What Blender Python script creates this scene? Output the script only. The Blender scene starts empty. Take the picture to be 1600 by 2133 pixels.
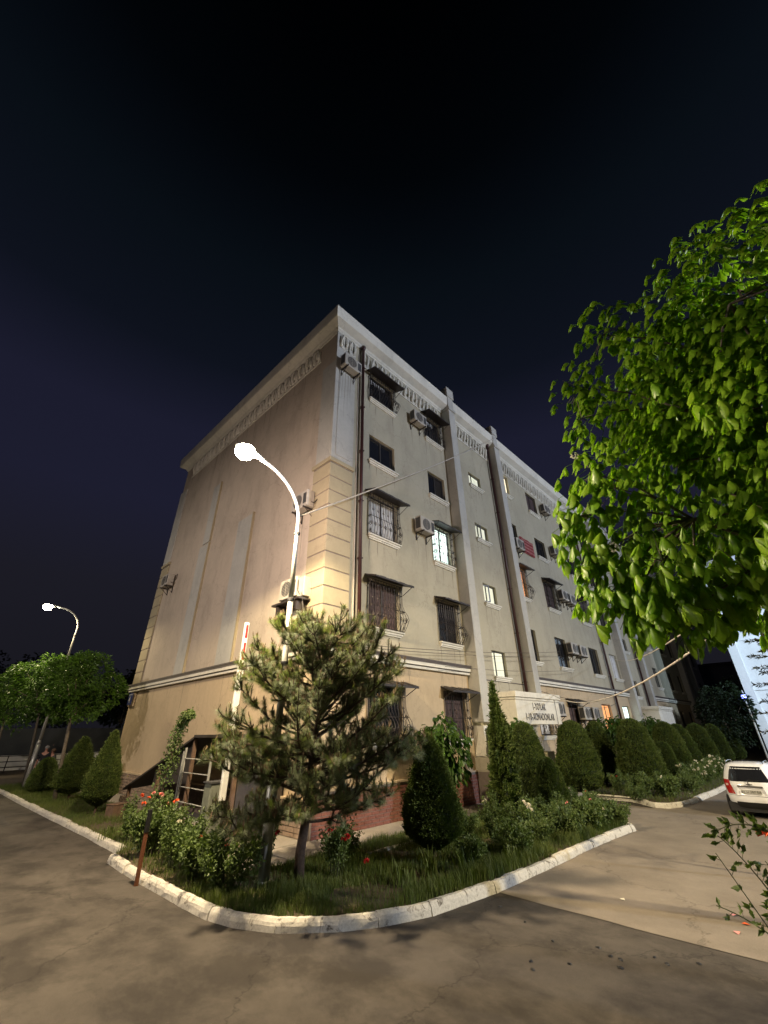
import bpy, bmesh, math, random
from math import sin, cos, pi, radians, sqrt, atan2
from mathutils import Vector, Matrix, noise
random.seed(7)
S = bpy.context.scene

# ---------------------------------------------------------------- camera, world, exposure
cam_d = bpy.data.cameras.new('camera'); cam = bpy.data.objects.new('camera', cam_d)
S.collection.objects.link(cam); S.camera = cam
F, PITCH, ROLL, YAW = 852.99, 0.4900, -0.0140, 0.7640
fw = Vector((cos(PITCH)*cos(YAW), cos(PITCH)*sin(YAW), sin(PITCH)))
r0 = Vector((sin(YAW), -cos(YAW), 0)); u0 = r0.cross(fw)
rr = r0*cos(ROLL)+u0*sin(ROLL); uu = -r0*sin(ROLL)+u0*cos(ROLL)
M = Matrix((rr, uu, -fw)).transposed().to_4x4(); M.translation = (-6.475, -8.474, 2.10)
cam.matrix_world = M
cam_d.sensor_fit = 'HORIZONTAL'; cam_d.sensor_width = 36; cam_d.lens = 36*F/1600
cam_d.clip_start = .05; cam_d.clip_end = 600
S.render.resolution_x, S.render.resolution_y = 768, 1024

W = bpy.data.worlds.new('World'); S.world = W; W.use_nodes = True
nt = W.node_tree; nt.nodes.clear()
wo = nt.nodes.new('ShaderNodeOutputWorld'); wb = nt.nodes.new('ShaderNodeBackground')
tc = nt.nodes.new('ShaderNodeTexCoord'); sx = nt.nodes.new('ShaderNodeSeparateXYZ'); cr = nt.nodes.new('ShaderNodeValToRGB')
nt.links.new(tc.outputs['Generated'], sx.inputs[0]); nt.links.new(sx.outputs['Z'], cr.inputs[0])
nt.links.new(cr.outputs[0], wb.inputs[0]); nt.links.new(wb.outputs[0], wo.inputs[0])
e = cr.color_ramp.elements
e[0].position = 0.0; e[0].color = (.0045, .0043, .0060, 1)
e[1].position = 1.0; e[1].color = (.0, .0, .0, 1)
for p_, c_ in ((.27, (.0056, .0055, .0088, 1)), (.44, (.0060, .0062, .0138, 1)), (.58, (.0055, .0058, .0132, 1)), (.70, (.0023, .0031, .0060, 1)), (.83, (.0013, .0022, .0036, 1)), (.92, (.0003, .0006, .0010, 1))):
    x_ = e.new(p_); x_.color = c_
wb.inputs[1].default_value = 1.0

def lamp_light(name, loc, energy, color, kind='SPOT', rot=(0, 0, 0), size=.12, ang=160, blend=.3):
    l = bpy.data.lights.new(name, kind); l.energy = energy; l.color = color
    l.shadow_soft_size = size
    if kind == 'SPOT': l.spot_size = radians(ang); l.spot_blend = blend
    o = bpy.data.objects.new(name, l); o.location = loc; o.rotation_euler = rot
    S.collection.objects.link(o); return o
WARM = (1.0, .80, .47)
lamp_light('street_lamp_light', (-3.49, -1.75, 6.94), 1750, WARM, 'SPOT', (0, 0, 0), .14, 166, .18)
lamp_light('street_lamp_spill', (-3.49, -1.75, 6.93), 620, (1, .74, .62), 'POINT', size=.16)
lamp_light('far_street_lamp_light', (-3.25, 17.6, 7.5), 620, WARM, 'SPOT', (0, 0, 0), .14, 168, .2)
lamp_light('assumed_yard_light', (4.5, -17.5, 8.5), 4250, (1.0, .82, .53), 'SPOT', (radians(14), 0, radians(8)), .15, 170, .45)  # unseen light behind the camera, assumed from the lit front faces
lamp_light('gable_fill_light', (-15, 4.5, 9.2), 1900, (1, .86, .76), 'SPOT', (radians(38), 0, radians(-90)), .15, 160, .5)  # off-frame light added to brighten the gable
lamp_light('upper_wall_fill_light', (14, -40, 15.6), 18000, (.76, .83, 1.0), 'SPOT', (radians(72), 0, radians(12)), .3, 110, .5)  # unseen cool light added behind the camera for the upper walls; no lamp built
lamp_light('cold_fill_light', (21, -15, 9), 5500, (.62, .80, 1.0), 'SPOT', (radians(80), 0, radians(-76)), .15, 80, .4)  # unseen cold light added for the white building, away from the flood lamp
lamp_light('entrance_light', (7.7, -1.05, 2.08), 40, (1, .86, .50), 'POINT', size=.05)

S.render.engine = 'CYCLES'
S.view_settings.view_transform = 'Standard'; S.view_settings.look = 'None'
S.view_settings.exposure = 1.0; S.view_settings.gamma = 1.0; S.view_settings.use_curve_mapping = False

# ---------------------------------------------------------------- helpers
COL = S.collection
def tag(o, label=None, cat=None, group=None, kind=None):
    if label: o['label'] = label
    if cat: o['category'] = cat
    if group: o['group'] = group
    if kind: o['kind'] = kind
    return o
def empty(name, loc=(0, 0, 0), label=None, cat=None, group=None, rz=0):
    o = bpy.data.objects.new(name, None); o.location = loc; o.rotation_euler = (0, 0, rz); COL.objects.link(o)
    o.empty_display_size = .2
    return tag(o, label, cat, group)
def kids(o): return [c for c in bpy.data.objects if c.parent == o]
class MB:
    def __init__(s): s.v = []; s.f = []; s.m = []
    def add(s, vs, fs, mi=0):
        n = len(s.v); s.v.extend(vs); s.f.extend([tuple(i+n for i in f) for f in fs]); s.m.extend([mi]*len(fs)); return s
    def box(s, x0, x1, y0, y1, z0, z1, mi=0):
        return s.add([(x0,y0,z0),(x1,y0,z0),(x1,y1,z0),(x0,y1,z0),(x0,y0,z1),(x1,y0,z1),(x1,y1,z1),(x0,y1,z1)],
              [(3,2,1,0),(4,5,6,7),(0,1,5,4),(1,2,6,5),(2,3,7,6),(3,0,4,7)], mi)
    def quad(s, a, b, c, d, mi=0): return s.add([a, b, c, d], [(0,1,2,3)], mi)
    def tube(s, pts, r, n=6, mi=0, cap=True):
        pts = [Vector(p) for p in pts]; k = len(pts); rs = r if isinstance(r, (list, tuple)) else [r]*k
        vs = []; pu = None
        for i, p in enumerate(pts):
            d = (pts[min(i+1, k-1)]-pts[max(i-1, 0)]).normalized()
            if pu is None:
                a = Vector((0,0,1)) if abs(d.z) < .9 else Vector((1,0,0)); pu = d.cross(a).normalized()
            pu = (pu - d*pu.dot(d)).normalized(); w = d.cross(pu)
            for j in range(n):
                t = 2*pi*j/n; vs.append(tuple(p+(pu*cos(t)+w*sin(t))*rs[i]))
        fs = [(i*n+j, i*n+(j+1)%n, (i+1)*n+(j+1)%n, (i+1)*n+j) for i in range(k-1) for j in range(n)]
        if cap: fs += [tuple(range(n))[::-1], tuple((k-1)*n+j for j in range(n))]
        return s.add(vs, fs, mi)
    def lathe(s, prof, c=(0,0,0), n=16, mi=0, sx=1, sy=1):
        vs = [(c[0]+r*cos(2*pi*j/n)*sx, c[1]+r*sin(2*pi*j/n)*sy, c[2]+z) for r, z in prof for j in range(n)]
        k = len(prof); fs = [(i*n+j, i*n+(j+1)%n, (i+1)*n+(j+1)%n, (i+1)*n+j) for i in range(k-1) for j in range(n)]
        fs += [tuple(range(n))[::-1], tuple((k-1)*n+j for j in range(n))]
        return s.add(vs, fs, mi)
    def mesh(s, name, mats, smooth=False):
        me = bpy.data.meshes.new(name); me.from_pydata(s.v, [], s.f)
        if not isinstance(mats, (list, tuple)): mats = [mats]
        for m in mats: me.materials.append(m)
        if len(mats) > 1: me.polygons.foreach_set('material_index', s.m)
        if smooth: me.polygons.foreach_set('use_smooth', [True]*len(me.polygons))
        me.update(); return me
    def build(s, name, mats, parent=None, smooth=False, origin=None, bevel=0):
        if origin is None: origin = parent.location if (parent and not parent.parent and parent.type == 'EMPTY') else (0,0,0)
        if origin[0] or origin[1] or origin[2]: s.v = [(x-origin[0], y-origin[1], z-origin[2]) for x, y, z in s.v]
        o = bpy.data.objects.new(name, s.mesh(name, mats, smooth)); COL.objects.link(o)
        if parent: o.parent = parent
        if bevel:
            b = o.modifiers.new('bevel', 'BEVEL'); b.width = bevel; b.segments = 1; b.limit_method = 'ANGLE'
        return o
def copy_tree(o, parent=None):
    c = o.copy(); COL.objects.link(c); c.parent = parent
    for ch in kids(o): copy_tree(ch, c)
    return c

# ---------------------------------------------------------------- materials
def mat(name): m = bpy.data.materials.new(name); m.use_nodes = True; return m, m.node_tree, m.node_tree.nodes['Principled BSDF']
def N(t, k, **kw):
    n = t.nodes.new(k)
    for a, b in kw.items(): setattr(n, a, b)
    return n
def L(t, a, b): t.links.new(a, b)
def noise_n(t, scale, detail=6, rough=.6, vec=None, dist=0):
    n = N(t, 'ShaderNodeTexNoise'); n.inputs['Scale'].default_value = scale; n.inputs['Detail'].default_value = detail
    n.inputs['Roughness'].default_value = rough; n.inputs['Distortion'].default_value = dist
    if vec: L(t, vec, n.inputs['Vector'])
    return n
def ramp(t, fac, stops):
    r = N(t, 'ShaderNodeValToRGB'); el = r.color_ramp.elements
    el[0].position, el[0].color = stops[0][0], (*stops[0][1], 1); el[1].position, el[1].color = stops[-1][0], (*stops[-1][1], 1)
    for p, c in stops[1:-1]: x = el.new(p); x.color = (*c, 1)
    L(t, fac, r.inputs[0]); return r
def mul(c, k): return tuple(max(0, min(1, a*k)) for a in c)
def mixc(t, fac, a, b, mode='MIX'):
    m = N(t, 'ShaderNodeMix', data_type='RGBA', blend_type=mode)
    if isinstance(fac, (int, float)): m.inputs[0].default_value = fac
    else: L(t, fac, m.inputs[0])
    for i, v in ((6, a), (7, b)):
        if isinstance(v, tuple): m.inputs[i].default_value = (*v, 1)
        else: L(t, v, m.inputs[i])
    return m.outputs[2]
def bump(t, b, h, strength=.3, dist=.02):
    n = N(t, 'ShaderNodeBump'); n.inputs['Strength'].default_value = strength; n.inputs['Distance'].default_value = dist
    L(t, h, n.inputs['Height']); L(t, n.outputs[0], b.inputs['Normal'])
def mapping(t, scale):
    g = N(t, 'ShaderNodeNewGeometry'); m = N(t, 'ShaderNodeMapping'); m.inputs['Scale'].default_value = scale
    L(t, g.outputs['Position'], m.inputs[0]); return m.outputs[0]
def pos(t): return N(t, 'ShaderNodeNewGeometry').outputs['Position']
def simple(name, col, rough=.6, metal=0, var=.25, scale=9, bmp=.15, spec=.5):
    m, t, b = mat(name); p = pos(t); n = noise_n(t, scale, 6, .65, p)
    r = ramp(t, n.outputs[0], [(.25, mul(col, 1-var)), (.5, col), (.78, mul(col, 1+var))]); L(t, r.outputs[0], b.inputs['Base Color'])
    b.inputs['Roughness'].default_value = rough; b.inputs['Metallic'].default_value = metal; b.inputs['Specular IOR Level'].default_value = spec
    if bmp: n2 = noise_n(t, scale*6, 4, .7, p); bump(t, b, n2.outputs[0], bmp, .01)
    return m
def plaster(name, col, dirt=(.16, .13, .11), amt=.45):
    m, t, b = mat(name); p = pos(t)
    n1 = noise_n(t, .5, 9, .6, p, .1); n2 = noise_n(t, 9, 8, .75, p)
    n3 = noise_n(t, 1.0, 9, .68, mapping(t, (1.5, 1.5, .45)), .25)
    base = ramp(t, n1.outputs[0], [(.28, mul(col, .80)), (.5, col), (.72, mul(col, 1.1))]).outputs[0]
    f = ramp(t, n3.outputs[0], [(.50, (0,0,0)), (.74, (1,1,1))])
    ma = N(t, 'ShaderNodeMath', operation='MULTIPLY'); L(t, f.outputs[0], ma.inputs[0]); ma.inputs[1].default_value = amt
    c = mixc(t, ma.outputs[0], base, dirt)
    c = mixc(t, .22, c, ramp(t, n2.outputs[0], [(.3, mul(col, .62)), (.7, mul(col, 1.15))]).outputs[0])
    L(t, c, b.inputs['Base Color']); b.inputs['Roughness'].default_value = .9; b.inputs['Specular IOR Level'].default_value = .2
    vz = N(t, 'ShaderNodeTexVoronoi', feature='DISTANCE_TO_EDGE'); vz.inputs['Scale'].default_value = .55
    nd = noise_n(t, 1.3, 7, .75, p); ad = N(t, 'ShaderNodeVectorMath', operation='ADD'); L(t, p, ad.inputs[0]); L(t, nd.outputs['Color'], ad.inputs[1]); L(t, ad.outputs[0], vz.inputs['Vector'])
    ck = ramp(t, vz.outputs['Distance'], [(.0, (1,1,1)), (.005, (0,0,0))]).outputs[0]; km = N(t, 'ShaderNodeMath', operation='MULTIPLY'); L(t, ck, km.inputs[0]); L(t, n1.outputs[0], km.inputs[1])
    pt = noise_n(t, .9, 3, .5, p, .4); pr_ = ramp(t, pt.outputs[0], [(.655, (0,0,0)), (.665, (1,1,1))]).outputs[0]; pm = N(t, 'ShaderNodeMath', operation='MULTIPLY'); L(t, pr_, pm.inputs[0]); pm.inputs[1].default_value = .16
    c = mixc(t, pm.outputs[0], c, mul(col, 1.22)); c = mixc(t, km.outputs[0], c, mul(dirt, .8)); L(t, c, b.inputs['Base Color'])
    n4 = noise_n(t, 60, 4, .75, p); bump(t, b, n4.outputs[0], .5, .008)
    return m
def emit(name, col, st, var=None, scale=3):
    m, t, b = mat(name); b.inputs['Base Color'].default_value = (*col, 1)
    b.inputs['Emission Color'].default_value = (*col, 1); b.inputs['Emission Strength'].default_value = st
    if var:
        n = noise_n(t, scale, 4, .6, mapping(t, (2.5, 2.5, .7))); r = ramp(t, n.outputs[0], [(.35, var), (.6, col)])
        L(t, r.outputs[0], b.inputs['Emission Color'])
    return m
def leafmat(name, col, col2, rough=.45, trans=.35, scale=3, obj=False):
    m, t, b = mat(name); p = pos(t); n = noise_n(t, scale, 5, .7, p)
    if obj: src = N(t, 'ShaderNodeObjectInfo').outputs['Random']
    else: src = n.outputs[0]
    r = ramp(t, src, [(.2 if obj else .32, col), (.8 if obj else .68, col2)])
    n2 = noise_n(t, 45, 4, .6, p)
    c = mixc(t, .25, r.outputs[0], ramp(t, n2.outputs[0], [(.3, mul(col, .5)), (.7, mul(col2, 1.3))]).outputs[0])
    L(t, c, b.inputs['Base Color']); b.inputs['Roughness'].default_value = rough; b.inputs['Specular IOR Level'].default_value = .35
    tr = N(t, 'ShaderNodeBsdfTranslucent'); cc = mixc(t, 1.0, c, (1.3, 1.5, .45), 'MULTIPLY'); L(t, cc, tr.inputs[0])
    mx = N(t, 'ShaderNodeMixShader'); mx.inputs[0].default_value = trans
    L(t, b.outputs[0], mx.inputs[1]); L(t, tr.outputs[0], mx.inputs[2]); L(t, mx.outputs[0], t.nodes['Material Output'].inputs[0])
    return m
X = {}
X['cream'] = plaster('cream_plaster', (.43, .395, .30), amt=.35)
X['gable'] = plaster('beige_gable_plaster', (.51, .435, .35), (.20, .15, .13), .5)
X['salmon'] = plaster('salmon_plaster', (.51, .405, .27), (.22, .17, .12), .35)
X['pale'] = plaster('pale_grey_plaster', (.47, .46, .42), (.15, .15, .16), .4)
X['quoin'] = plaster('quoin_plaster', (.40, .345, .23), (.25, .2, .14), .25)
X['trim'] = plaster('white_trim_plaster', (.70, .675, .59), (.25, .23, .2), .4)
X['trimdark'] = simple('brown_ledge_metal', (.085, .07, .062), .6, 0)
X['mortar'] = simple('mortar', (.22, .18, .15), .95)
X['roof'] = simple('roof_felt', (.06, .06, .06), .9)
def brickm():
    m, t, b = mat('red_brick'); r = ramp(t, N(t, 'ShaderNodeObjectInfo').outputs['Random'], [(0, (.15, .045, .03)), (.5, (.22, .07, .045)), (1, (.28, .115, .08))])
    n = noise_n(t, 25, 6, .7, pos(t)); c = mixc(t, .5, r.outputs[0], ramp(t, n.outputs[0], [(.3, (.09, .03, .02)), (.7, (.33, .15, .11))]).outputs[0])
    L(t, c, b.inputs['Base Color']); b.inputs['Roughness'].default_value = .85; bump(t, b, n.outputs[0], .5, .01); return m
X['brick'] = brickm()
X['stone'] = simple('plinth_stone', (.27, .20, .15), .9, 0, .4, 6, .5)
X['frame'] = simple('dark_window_frame', (.035, .032, .03), .4)
X['wframe'] = simple('white_window_frame', (.55, .55, .52), .4)
X['iron'] = simple('wrought_iron', (.035, .028, .026), .5, .3, .3, 20)
X['awn'] = simple('dark_awning_sheet', (.035, .03, .03), .55, .2, .3, 6)
X['pipe'] = simple('brown_drainpipe_paint', (.038, .010, .009), .5, 0, .25, 5)
X['glass'] = simple('dark_glass', (.012, .013, .016), .08, 0, .3, 2, 0, .8)
X['curtain'] = simple('white_curtain', (.55, .55, .55), .9, 0, .2, 5)
X['dcurtain'] = simple('brown_curtain', (.075, .05, .05), .9, 0, .5, 8)
X['lit_white'] = emit('lit_room_white', (.86, 1.0, .95), 1.15, (.22, .36, .30), 2.2)
X['lit_warm'] = emit('lit_room_cream', (1.0, .90, .62), .8, (.7, .55, .3), 2)
X['lit_orange'] = emit('lit_room_orange', (1.0, .45, .16), .42, (.35, .08, .02), 2.5)
X['lit_stair'] = emit('lit_stairwell', (.72, .72, .55), .36, (.48, .48, .36), 1.2)
X['acw'] = simple('ac_casing_beige', (.42, .39, .34), .5, 0, .2, 4)
X['acd'] = simple('ac_dark_grille', (.05, .05, .05), .6)
X['galv'] = simple('galvanised_pole_paint', (.48, .48, .44), .38, .35, .12, 6, .05)
X['lens'] = emit('lamp_lens_glow', (1.0, .93, .72), 60)
X['wire'] = simple('grey_cable_sheath', (.52, .48, .42), .5)
X['wired'] = simple('dark_cable_sheath', (.05, .045, .04), .6)
X['bark'] = simple('pine_bark', (.075, .05, .035), .95, 0, .5, 25, 1)
X['bark2'] = simple('grey_bark', (.12, .10, .075), .95, 0, .5, 18, 1)
X['needle'] = leafmat('pine_needles', (.09, .115, .058), (.22, .255, .15), .5, .34, 2.2)
X['candle'] = simple('pine_candle', (.15, .105, .055), .8)
X['thuja'] = leafmat('thuja_sprays', (.035, .075, .014), (.13, .165, .042), .6, .18, 6)
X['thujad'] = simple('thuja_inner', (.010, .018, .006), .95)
X['chest'] = leafmat('chestnut_leaves', (.12, .26, .012), (.25, .40, .026), .38, .45, 1.5, True)
X['chest2'] = leafmat('chestnut_leaf_mass', (.095, .21, .010), (.22, .36, .024), .40, .45, 1.5)
X['broad'] = leafmat('broad_leaves', (.028, .07, .010), (.07, .135, .020), .45, .35, 2)
X['dleaf'] = leafmat('dark_tree_leaves', (.008, .018, .006), (.016, .03, .010), .6, .2, 1)
X['rose'] = leafmat('rose_leaves', (.06, .105, .030), (.14, .19, .06), .5, .25, 5)
X['grass'] = leafmat('grass_blades', (.055, .10, .018), (.14, .165, .045), .6, .3, 1.3)
X['petal_o'] = simple('orange_petals', (.75, .13, .04), .6, 0, .2, 40)
X['petal_r'] = simple('red_petals', (.55, .02, .02), .6, 0, .2, 40)
X['petal_p'] = simple('pink_petals', (.80, .32, .28), .6, 0, .2, 40)
X['petal_w'] = simple('white_petals', (.75, .72, .58), .6, 0, .15, 40)
X['stem'] = simple('green_stem', (.06, .07, .03), .8)
X['rust'] = simple('rusty_steel', (.16, .055, .02), .85, 0, .4, 14, .5)
X['black'] = simple('black_plastic', (.012, .012, .012), .5)
X['wood'] = simple('weathered_wood', (.13, .08, .05), .9, 0, .4, 10, .5)
X['shed'] = simple('dark_sheet_metal', (.045, .038, .033), .6, .2, .35, 3)
X['whitep'] = simple('white_sheet_paint', (.72, .72, .68), .4, 0, .08, 5)
X['redp'] = simple('red_paint', (.45, .02, .02), .45)
X['carw'] = simple('white_car_paint', (.80, .81, .82), .16, 0, .04, 2, 0)
X['tyre'] = simple('tyre_rubber', (.012, .012, .012), .85)
X['tail'] = simple('red_tail_lens', (.35, .008, .010), .15, 0, .3, 12, 0)
X['tailw'] = simple('clear_tail_lens', (.7, .5, .45), .15, 0, .1, 12, 0)
X['chrome'] = simple('chrome', (.5, .5, .5), .2, .9, .05, 3, 0)
X['ink'] = simple('dark_lettering', (.06, .055, .05), .8)
X['blue'] = simple('blue_enamel', (.015, .03, .16), .35)
X['banner'] = simple('red_banner', (.26, .035, .035), .7)
X['bannert'] = simple('banner_print', (.42, .16, .15), .7)
X['skin'] = simple('skin', (.48, .24, .17), .6)
X['cloth'] = simple('dark_cloth', (.02, .02, .025), .9)
X['cloth2'] = simple('grey_cloth', (.06, .06, .065), .9)
X['hair'] = simple('grey_hair', (.25, .25, .25), .9)
X['farwall'] = plaster('far_white_plaster', (.62, .64, .64), (.4, .42, .43), .3)
X['farwall2'] = plaster('far_grey_plaster', (.10, .11, .12), (.06, .06, .07), .3)
X['soil'] = simple('garden_soil', (.085, .062, .035), .98, 0, .45, 7, .8)
def kerbm():
    m, t, b = mat('whitewashed_kerb'); p = pos(t)
    n = noise_n(t, 5.5, 9, .72, p, 1.2); n2 = noise_n(t, 35, 6, .7, p)
    w = ramp(t, n2.outputs[0], [(.3, (.46, .435, .36)), (.6, (.64, .61, .53))]).outputs[0]
    d = ramp(t, n2.outputs[0], [(.3, (.10, .085, .065)), (.7, (.22, .19, .15))]).outputs[0]
    c = mixc(t, ramp(t, n.outputs[0], [(.36, (1,1,1)), (.45, (0,0,0))]).outputs[0], w, d)
    L(t, c, b.inputs['Base Color']); b.inputs['Roughness'].default_value = .9; bump(t, b, n.outputs[0], .5, .02); return m
X['kerb'] = kerbm()
def roadm(name, a, b_, c_, bs=.8):
    m, t, b = mat(name); p = pos(t)
    n1 = noise_n(t, .42, 8, .6, p, .15); n2 = noise_n(t, 2.6, 9, .7, mapping(t, (1, .7, 1)), .1); n3 = noise_n(t, 110, 8, .85, p)
    base = ramp(t, n1.outputs[0], [(.36, a), (.5, b_), (.64, c_)]).outputs[0]
    c = mixc(t, .45, base, ramp(t, n2.outputs[0], [(.3, mul(a, .75)), (.7, mul(c_, 1.12))]).outputs[0])
    c = mixc(t, .42, c, ramp(t, n3.outputs[0], [(.3, mul(a, .45)), (.7, mul(c_, 1.5))]).outputs[0])
    shade_blots = noise_n(t, 1.0, 10, .66, mapping(t, (1, .75, 1)), .25)  # dark blotches painted into the colour in place of soft foliage shadows
    sf = ramp(t, shade_blots.outputs[0], [(.46, (0,0,0)), (.60, (1,1,1))]); ms = N(t, 'ShaderNodeMath', operation='MULTIPLY'); L(t, sf.outputs[0], ms.inputs[0]); ms.inputs[1].default_value = .62 if bs > .6 else .25
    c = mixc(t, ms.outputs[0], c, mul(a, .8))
    v = N(t, 'ShaderNodeTexVoronoi', feature='DISTANCE_TO_EDGE'); v.inputs['Scale'].default_value = .34
    nd = noise_n(t, 1.6, 6, .7, p); ad = N(t, 'ShaderNodeVectorMath', operation='ADD'); L(t, p, ad.inputs[0]); L(t, nd.outputs['Color'], ad.inputs[1]); L(t, ad.outputs[0], v.inputs['Vector'])
    ck = ramp(t, v.outputs['Distance'], [(.0, (1,1,1)), (.006, (0,0,0))]).outputs[0]
    kk = N(t, 'ShaderNodeMath', operation='MULTIPLY'); L(t, ck, kk.inputs[0]); kk.inputs[1].default_value = .55
    c = mixc(t, kk.outputs[0], c, mul(a, .35))
    L(t, c, b.inputs['Base Color']); b.inputs['Roughness'].default_value = .88; b.inputs['Specular IOR Level'].default_value = .25
    h = mixc(t, .4, n3.outputs['Color'], n2.outputs['Color']); bump(t, b, h, min(1, bs*1.25), .018); return m
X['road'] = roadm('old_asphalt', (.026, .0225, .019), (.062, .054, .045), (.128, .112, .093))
X['slab'] = roadm('light_concrete_road', (.145, .122, .095), (.205, .175, .139), (.275, .238, .19), .5)
X['apron'] = roadm('apron_concrete', (.20, .18, .15), (.27, .24, .2), (.33, .3, .25), .5)

# ---------------------------------------------------------------- ground
def sheet(name, poly, z, m, parent=None):
    b = MB(); b.add([(x, y, z) for x, y in poly], [tuple(range(len(poly)))]); o = b.build(name, m)
    return tag(o, kind='structure')
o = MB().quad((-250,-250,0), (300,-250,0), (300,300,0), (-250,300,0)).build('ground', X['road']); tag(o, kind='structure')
# lighter concrete carriageway on the right, its edge slightly ragged
edge = [(.28+.035*noise.noise(Vector((0, y*1.7, 0)))+.02*noise.noise(Vector((3, y*7, 0))), y) for y in [(-4.2-.25*i) for i in range(60)]]
sheet('concrete_road', edge[::-1] + [(.4, -4.05), (6, -4.2), (6.3, .0), (10.5, 0), (9.4, -3.9), (60, -4.6), (60, -19.2)], .006, X['slab'])
bed1 = [(-2.9, 40), (-2.86, 17), (-2.72, 5.3), (-2.7, 2.4), (-2.98, 2.0), (-3.0, .2), (-2.97, -1.2), (-2.92, -2.1), (-2.55, -2.9), (-2.05, -3.38), (-1.6, -3.68), (-1.05, -3.9), (-.3, -4.03), (1.3, -4.12), (3.8, -4.2), (5.85, -4.33), (6.15, -3.6), (6.2, -.35), (0.0, -.35), (0.0, 40)]
sheet('garden_bed', bed1, .10, X['soil'])
bed2 = [(10.4, -.4), (10.25, -3.1), (9.62, -4.0), (10.2, -4.45), (11.5, -4.62), (13.9, -4.72), (60, -5.2), (60, -.4)]
sheet('garden_bed', bed2, .10, X['soil'])
ap = MB(); ap.box(-1.05, 6.4, -1.0, -.02, .0, .125); ap.box(-1.05, -.02, -.0, 13.5, .0, .125)
tag(ap.build('building_apron', X['apron']), kind='structure')
# flat paved patch inside the bed, near the lean-to
ap = MB(); ap.box(-2.3, -1.07, -.95, .7, .0, .112); tag(ap.build('paved_patch', X['apron']), kind='structure')

# kerbs: every stone a part
def kerb(name, pts, h=.125, w=.135, seg=.95, gaps=()):
    root = empty(name, (pts[0][0], pts[0][1], 0)); tag(root, kind='structure')
    P = [Vector((x, y, 0)) for x, y in pts]; d = [0]
    for a, b in zip(P, P[1:]): d.append(d[-1]+(b-a).length)
    def at(s):
        s = max(0, min(d[-1]-1e-4, s))
        for i in range(len(P)-1):
            if s <= d[i+1]: return P[i].lerp(P[i+1], (s-d[i])/(d[i+1]-d[i]))
    s = 0; k = 0
    while s < d[-1]-.12:
        ln = seg*random.uniform(.75, 1.35) if d[-1] < 25 else seg*1.5
        e_ = min(d[-1], s+ln); a = at(s+.006); b = at(e_-.006)
        if any(g0 < s < g1 for g0, g1 in gaps): s = e_; continue
        t = (b-a).normalized(); n = Vector((-t.y, t.x, 0)); q = MB(); nn = max(2, int((b-a).length/.12)); hh = h+random.uniform(-.02, .012); off = random.uniform(-.012, .012)
        vs = []
        for i in range(nn+1):
            c = at(s+.006+(e_-s-.012)*i/nn)
            sh = .006 if i in (0, nn) else 0
            for (u, z) in ((0, 0), (.006+sh, hh*.5), (.018+sh, hh-.03-sh), (.045+sh, hh-sh*.7), (w-.03, hh-sh*.5), (w, hh-.03), (w, 0)):
                j = Vector((c.x*4, c.y*4, z*9+u*5)); dd = noise.noise(j*1.3)*.010+noise.noise(j*6)*.005
                v = c+n*(u+off+dd); vs.append((v.x, v.y, max(0, z+(dd*.9 if z > .05 else 0))))
        m_ = 7
        fs = [(i*m_+j, (i+1)*m_+j, (i+1)*m_+j+1, i*m_+j+1) for i in range(nn) for j in range(m_-1)]
        fs += [tuple(range(m_)), tuple(nn*m_+j for j in range(m_))[::-1]]
        q.add(vs, fs).build('kerb_stone', X['kerb'], root)
        s = e_; k += 1
    return root
kerb('left_kerb', [(-2.95, 33), (-2.93, 17), (-2.86, 9.9), (-2.78, 5.3), (-2.76, 2.45)], seg=.8)
kerb('corner_kerb', [(-3.07, 2.02), (-3.1, .88), (-3.1, .19), (-3.07, -1.22), (-3.03, -1.95), (-2.93, -2.4), (-2.65, -2.95), (-2.13, -3.47), (-1.66, -3.76), (-1.09, -3.99), (-.4, -4.09), (.4, -4.19), (1.3, -4.22), (2.01, -4.25), (3.84, -4.3), (4.64, -4.35), (5.9, -4.46)], gaps=((2.2, 2.7),))
kerb('side_kerb', [(5.95, -4.4), (6.18, -4.1), (6.25, -2.6), (6.25, -1.0)])
kerb('island_kerb', [(10.35, -1.2), (10.3, -3.15), (9.75, -3.7), (9.5, -4.0), (9.62, -4.3), (10.2, -4.55), (11.5, -4.7), (13.9, -4.82), (25, -4.95), (48, -5.2)], h=.13, seg=.9)
kerb('inner_kerb', [(-.3, -1.75), (.6, -1.7), (1.7, -1.72), (2.9, -1.85)], h=.14, w=.1)

# ---------------------------------------------------------------- the apartment building
BL = empty('apartment_building', (0, 0, 0), 'long five storey apartment block in cream and salmon plaster with a heavy cornice', 'building')
GW = 13.44
UNITS = [0.0, 17.44, 34.88]; XE = 52.3
FINS = [(u+a, u+a+.47) for u in UNITS for a in (6.43, 10.55)]
ZC = 3.92   # string course
ROWZ = [1.84, 4.70, 7.58, 10.43, 13.27]
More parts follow.
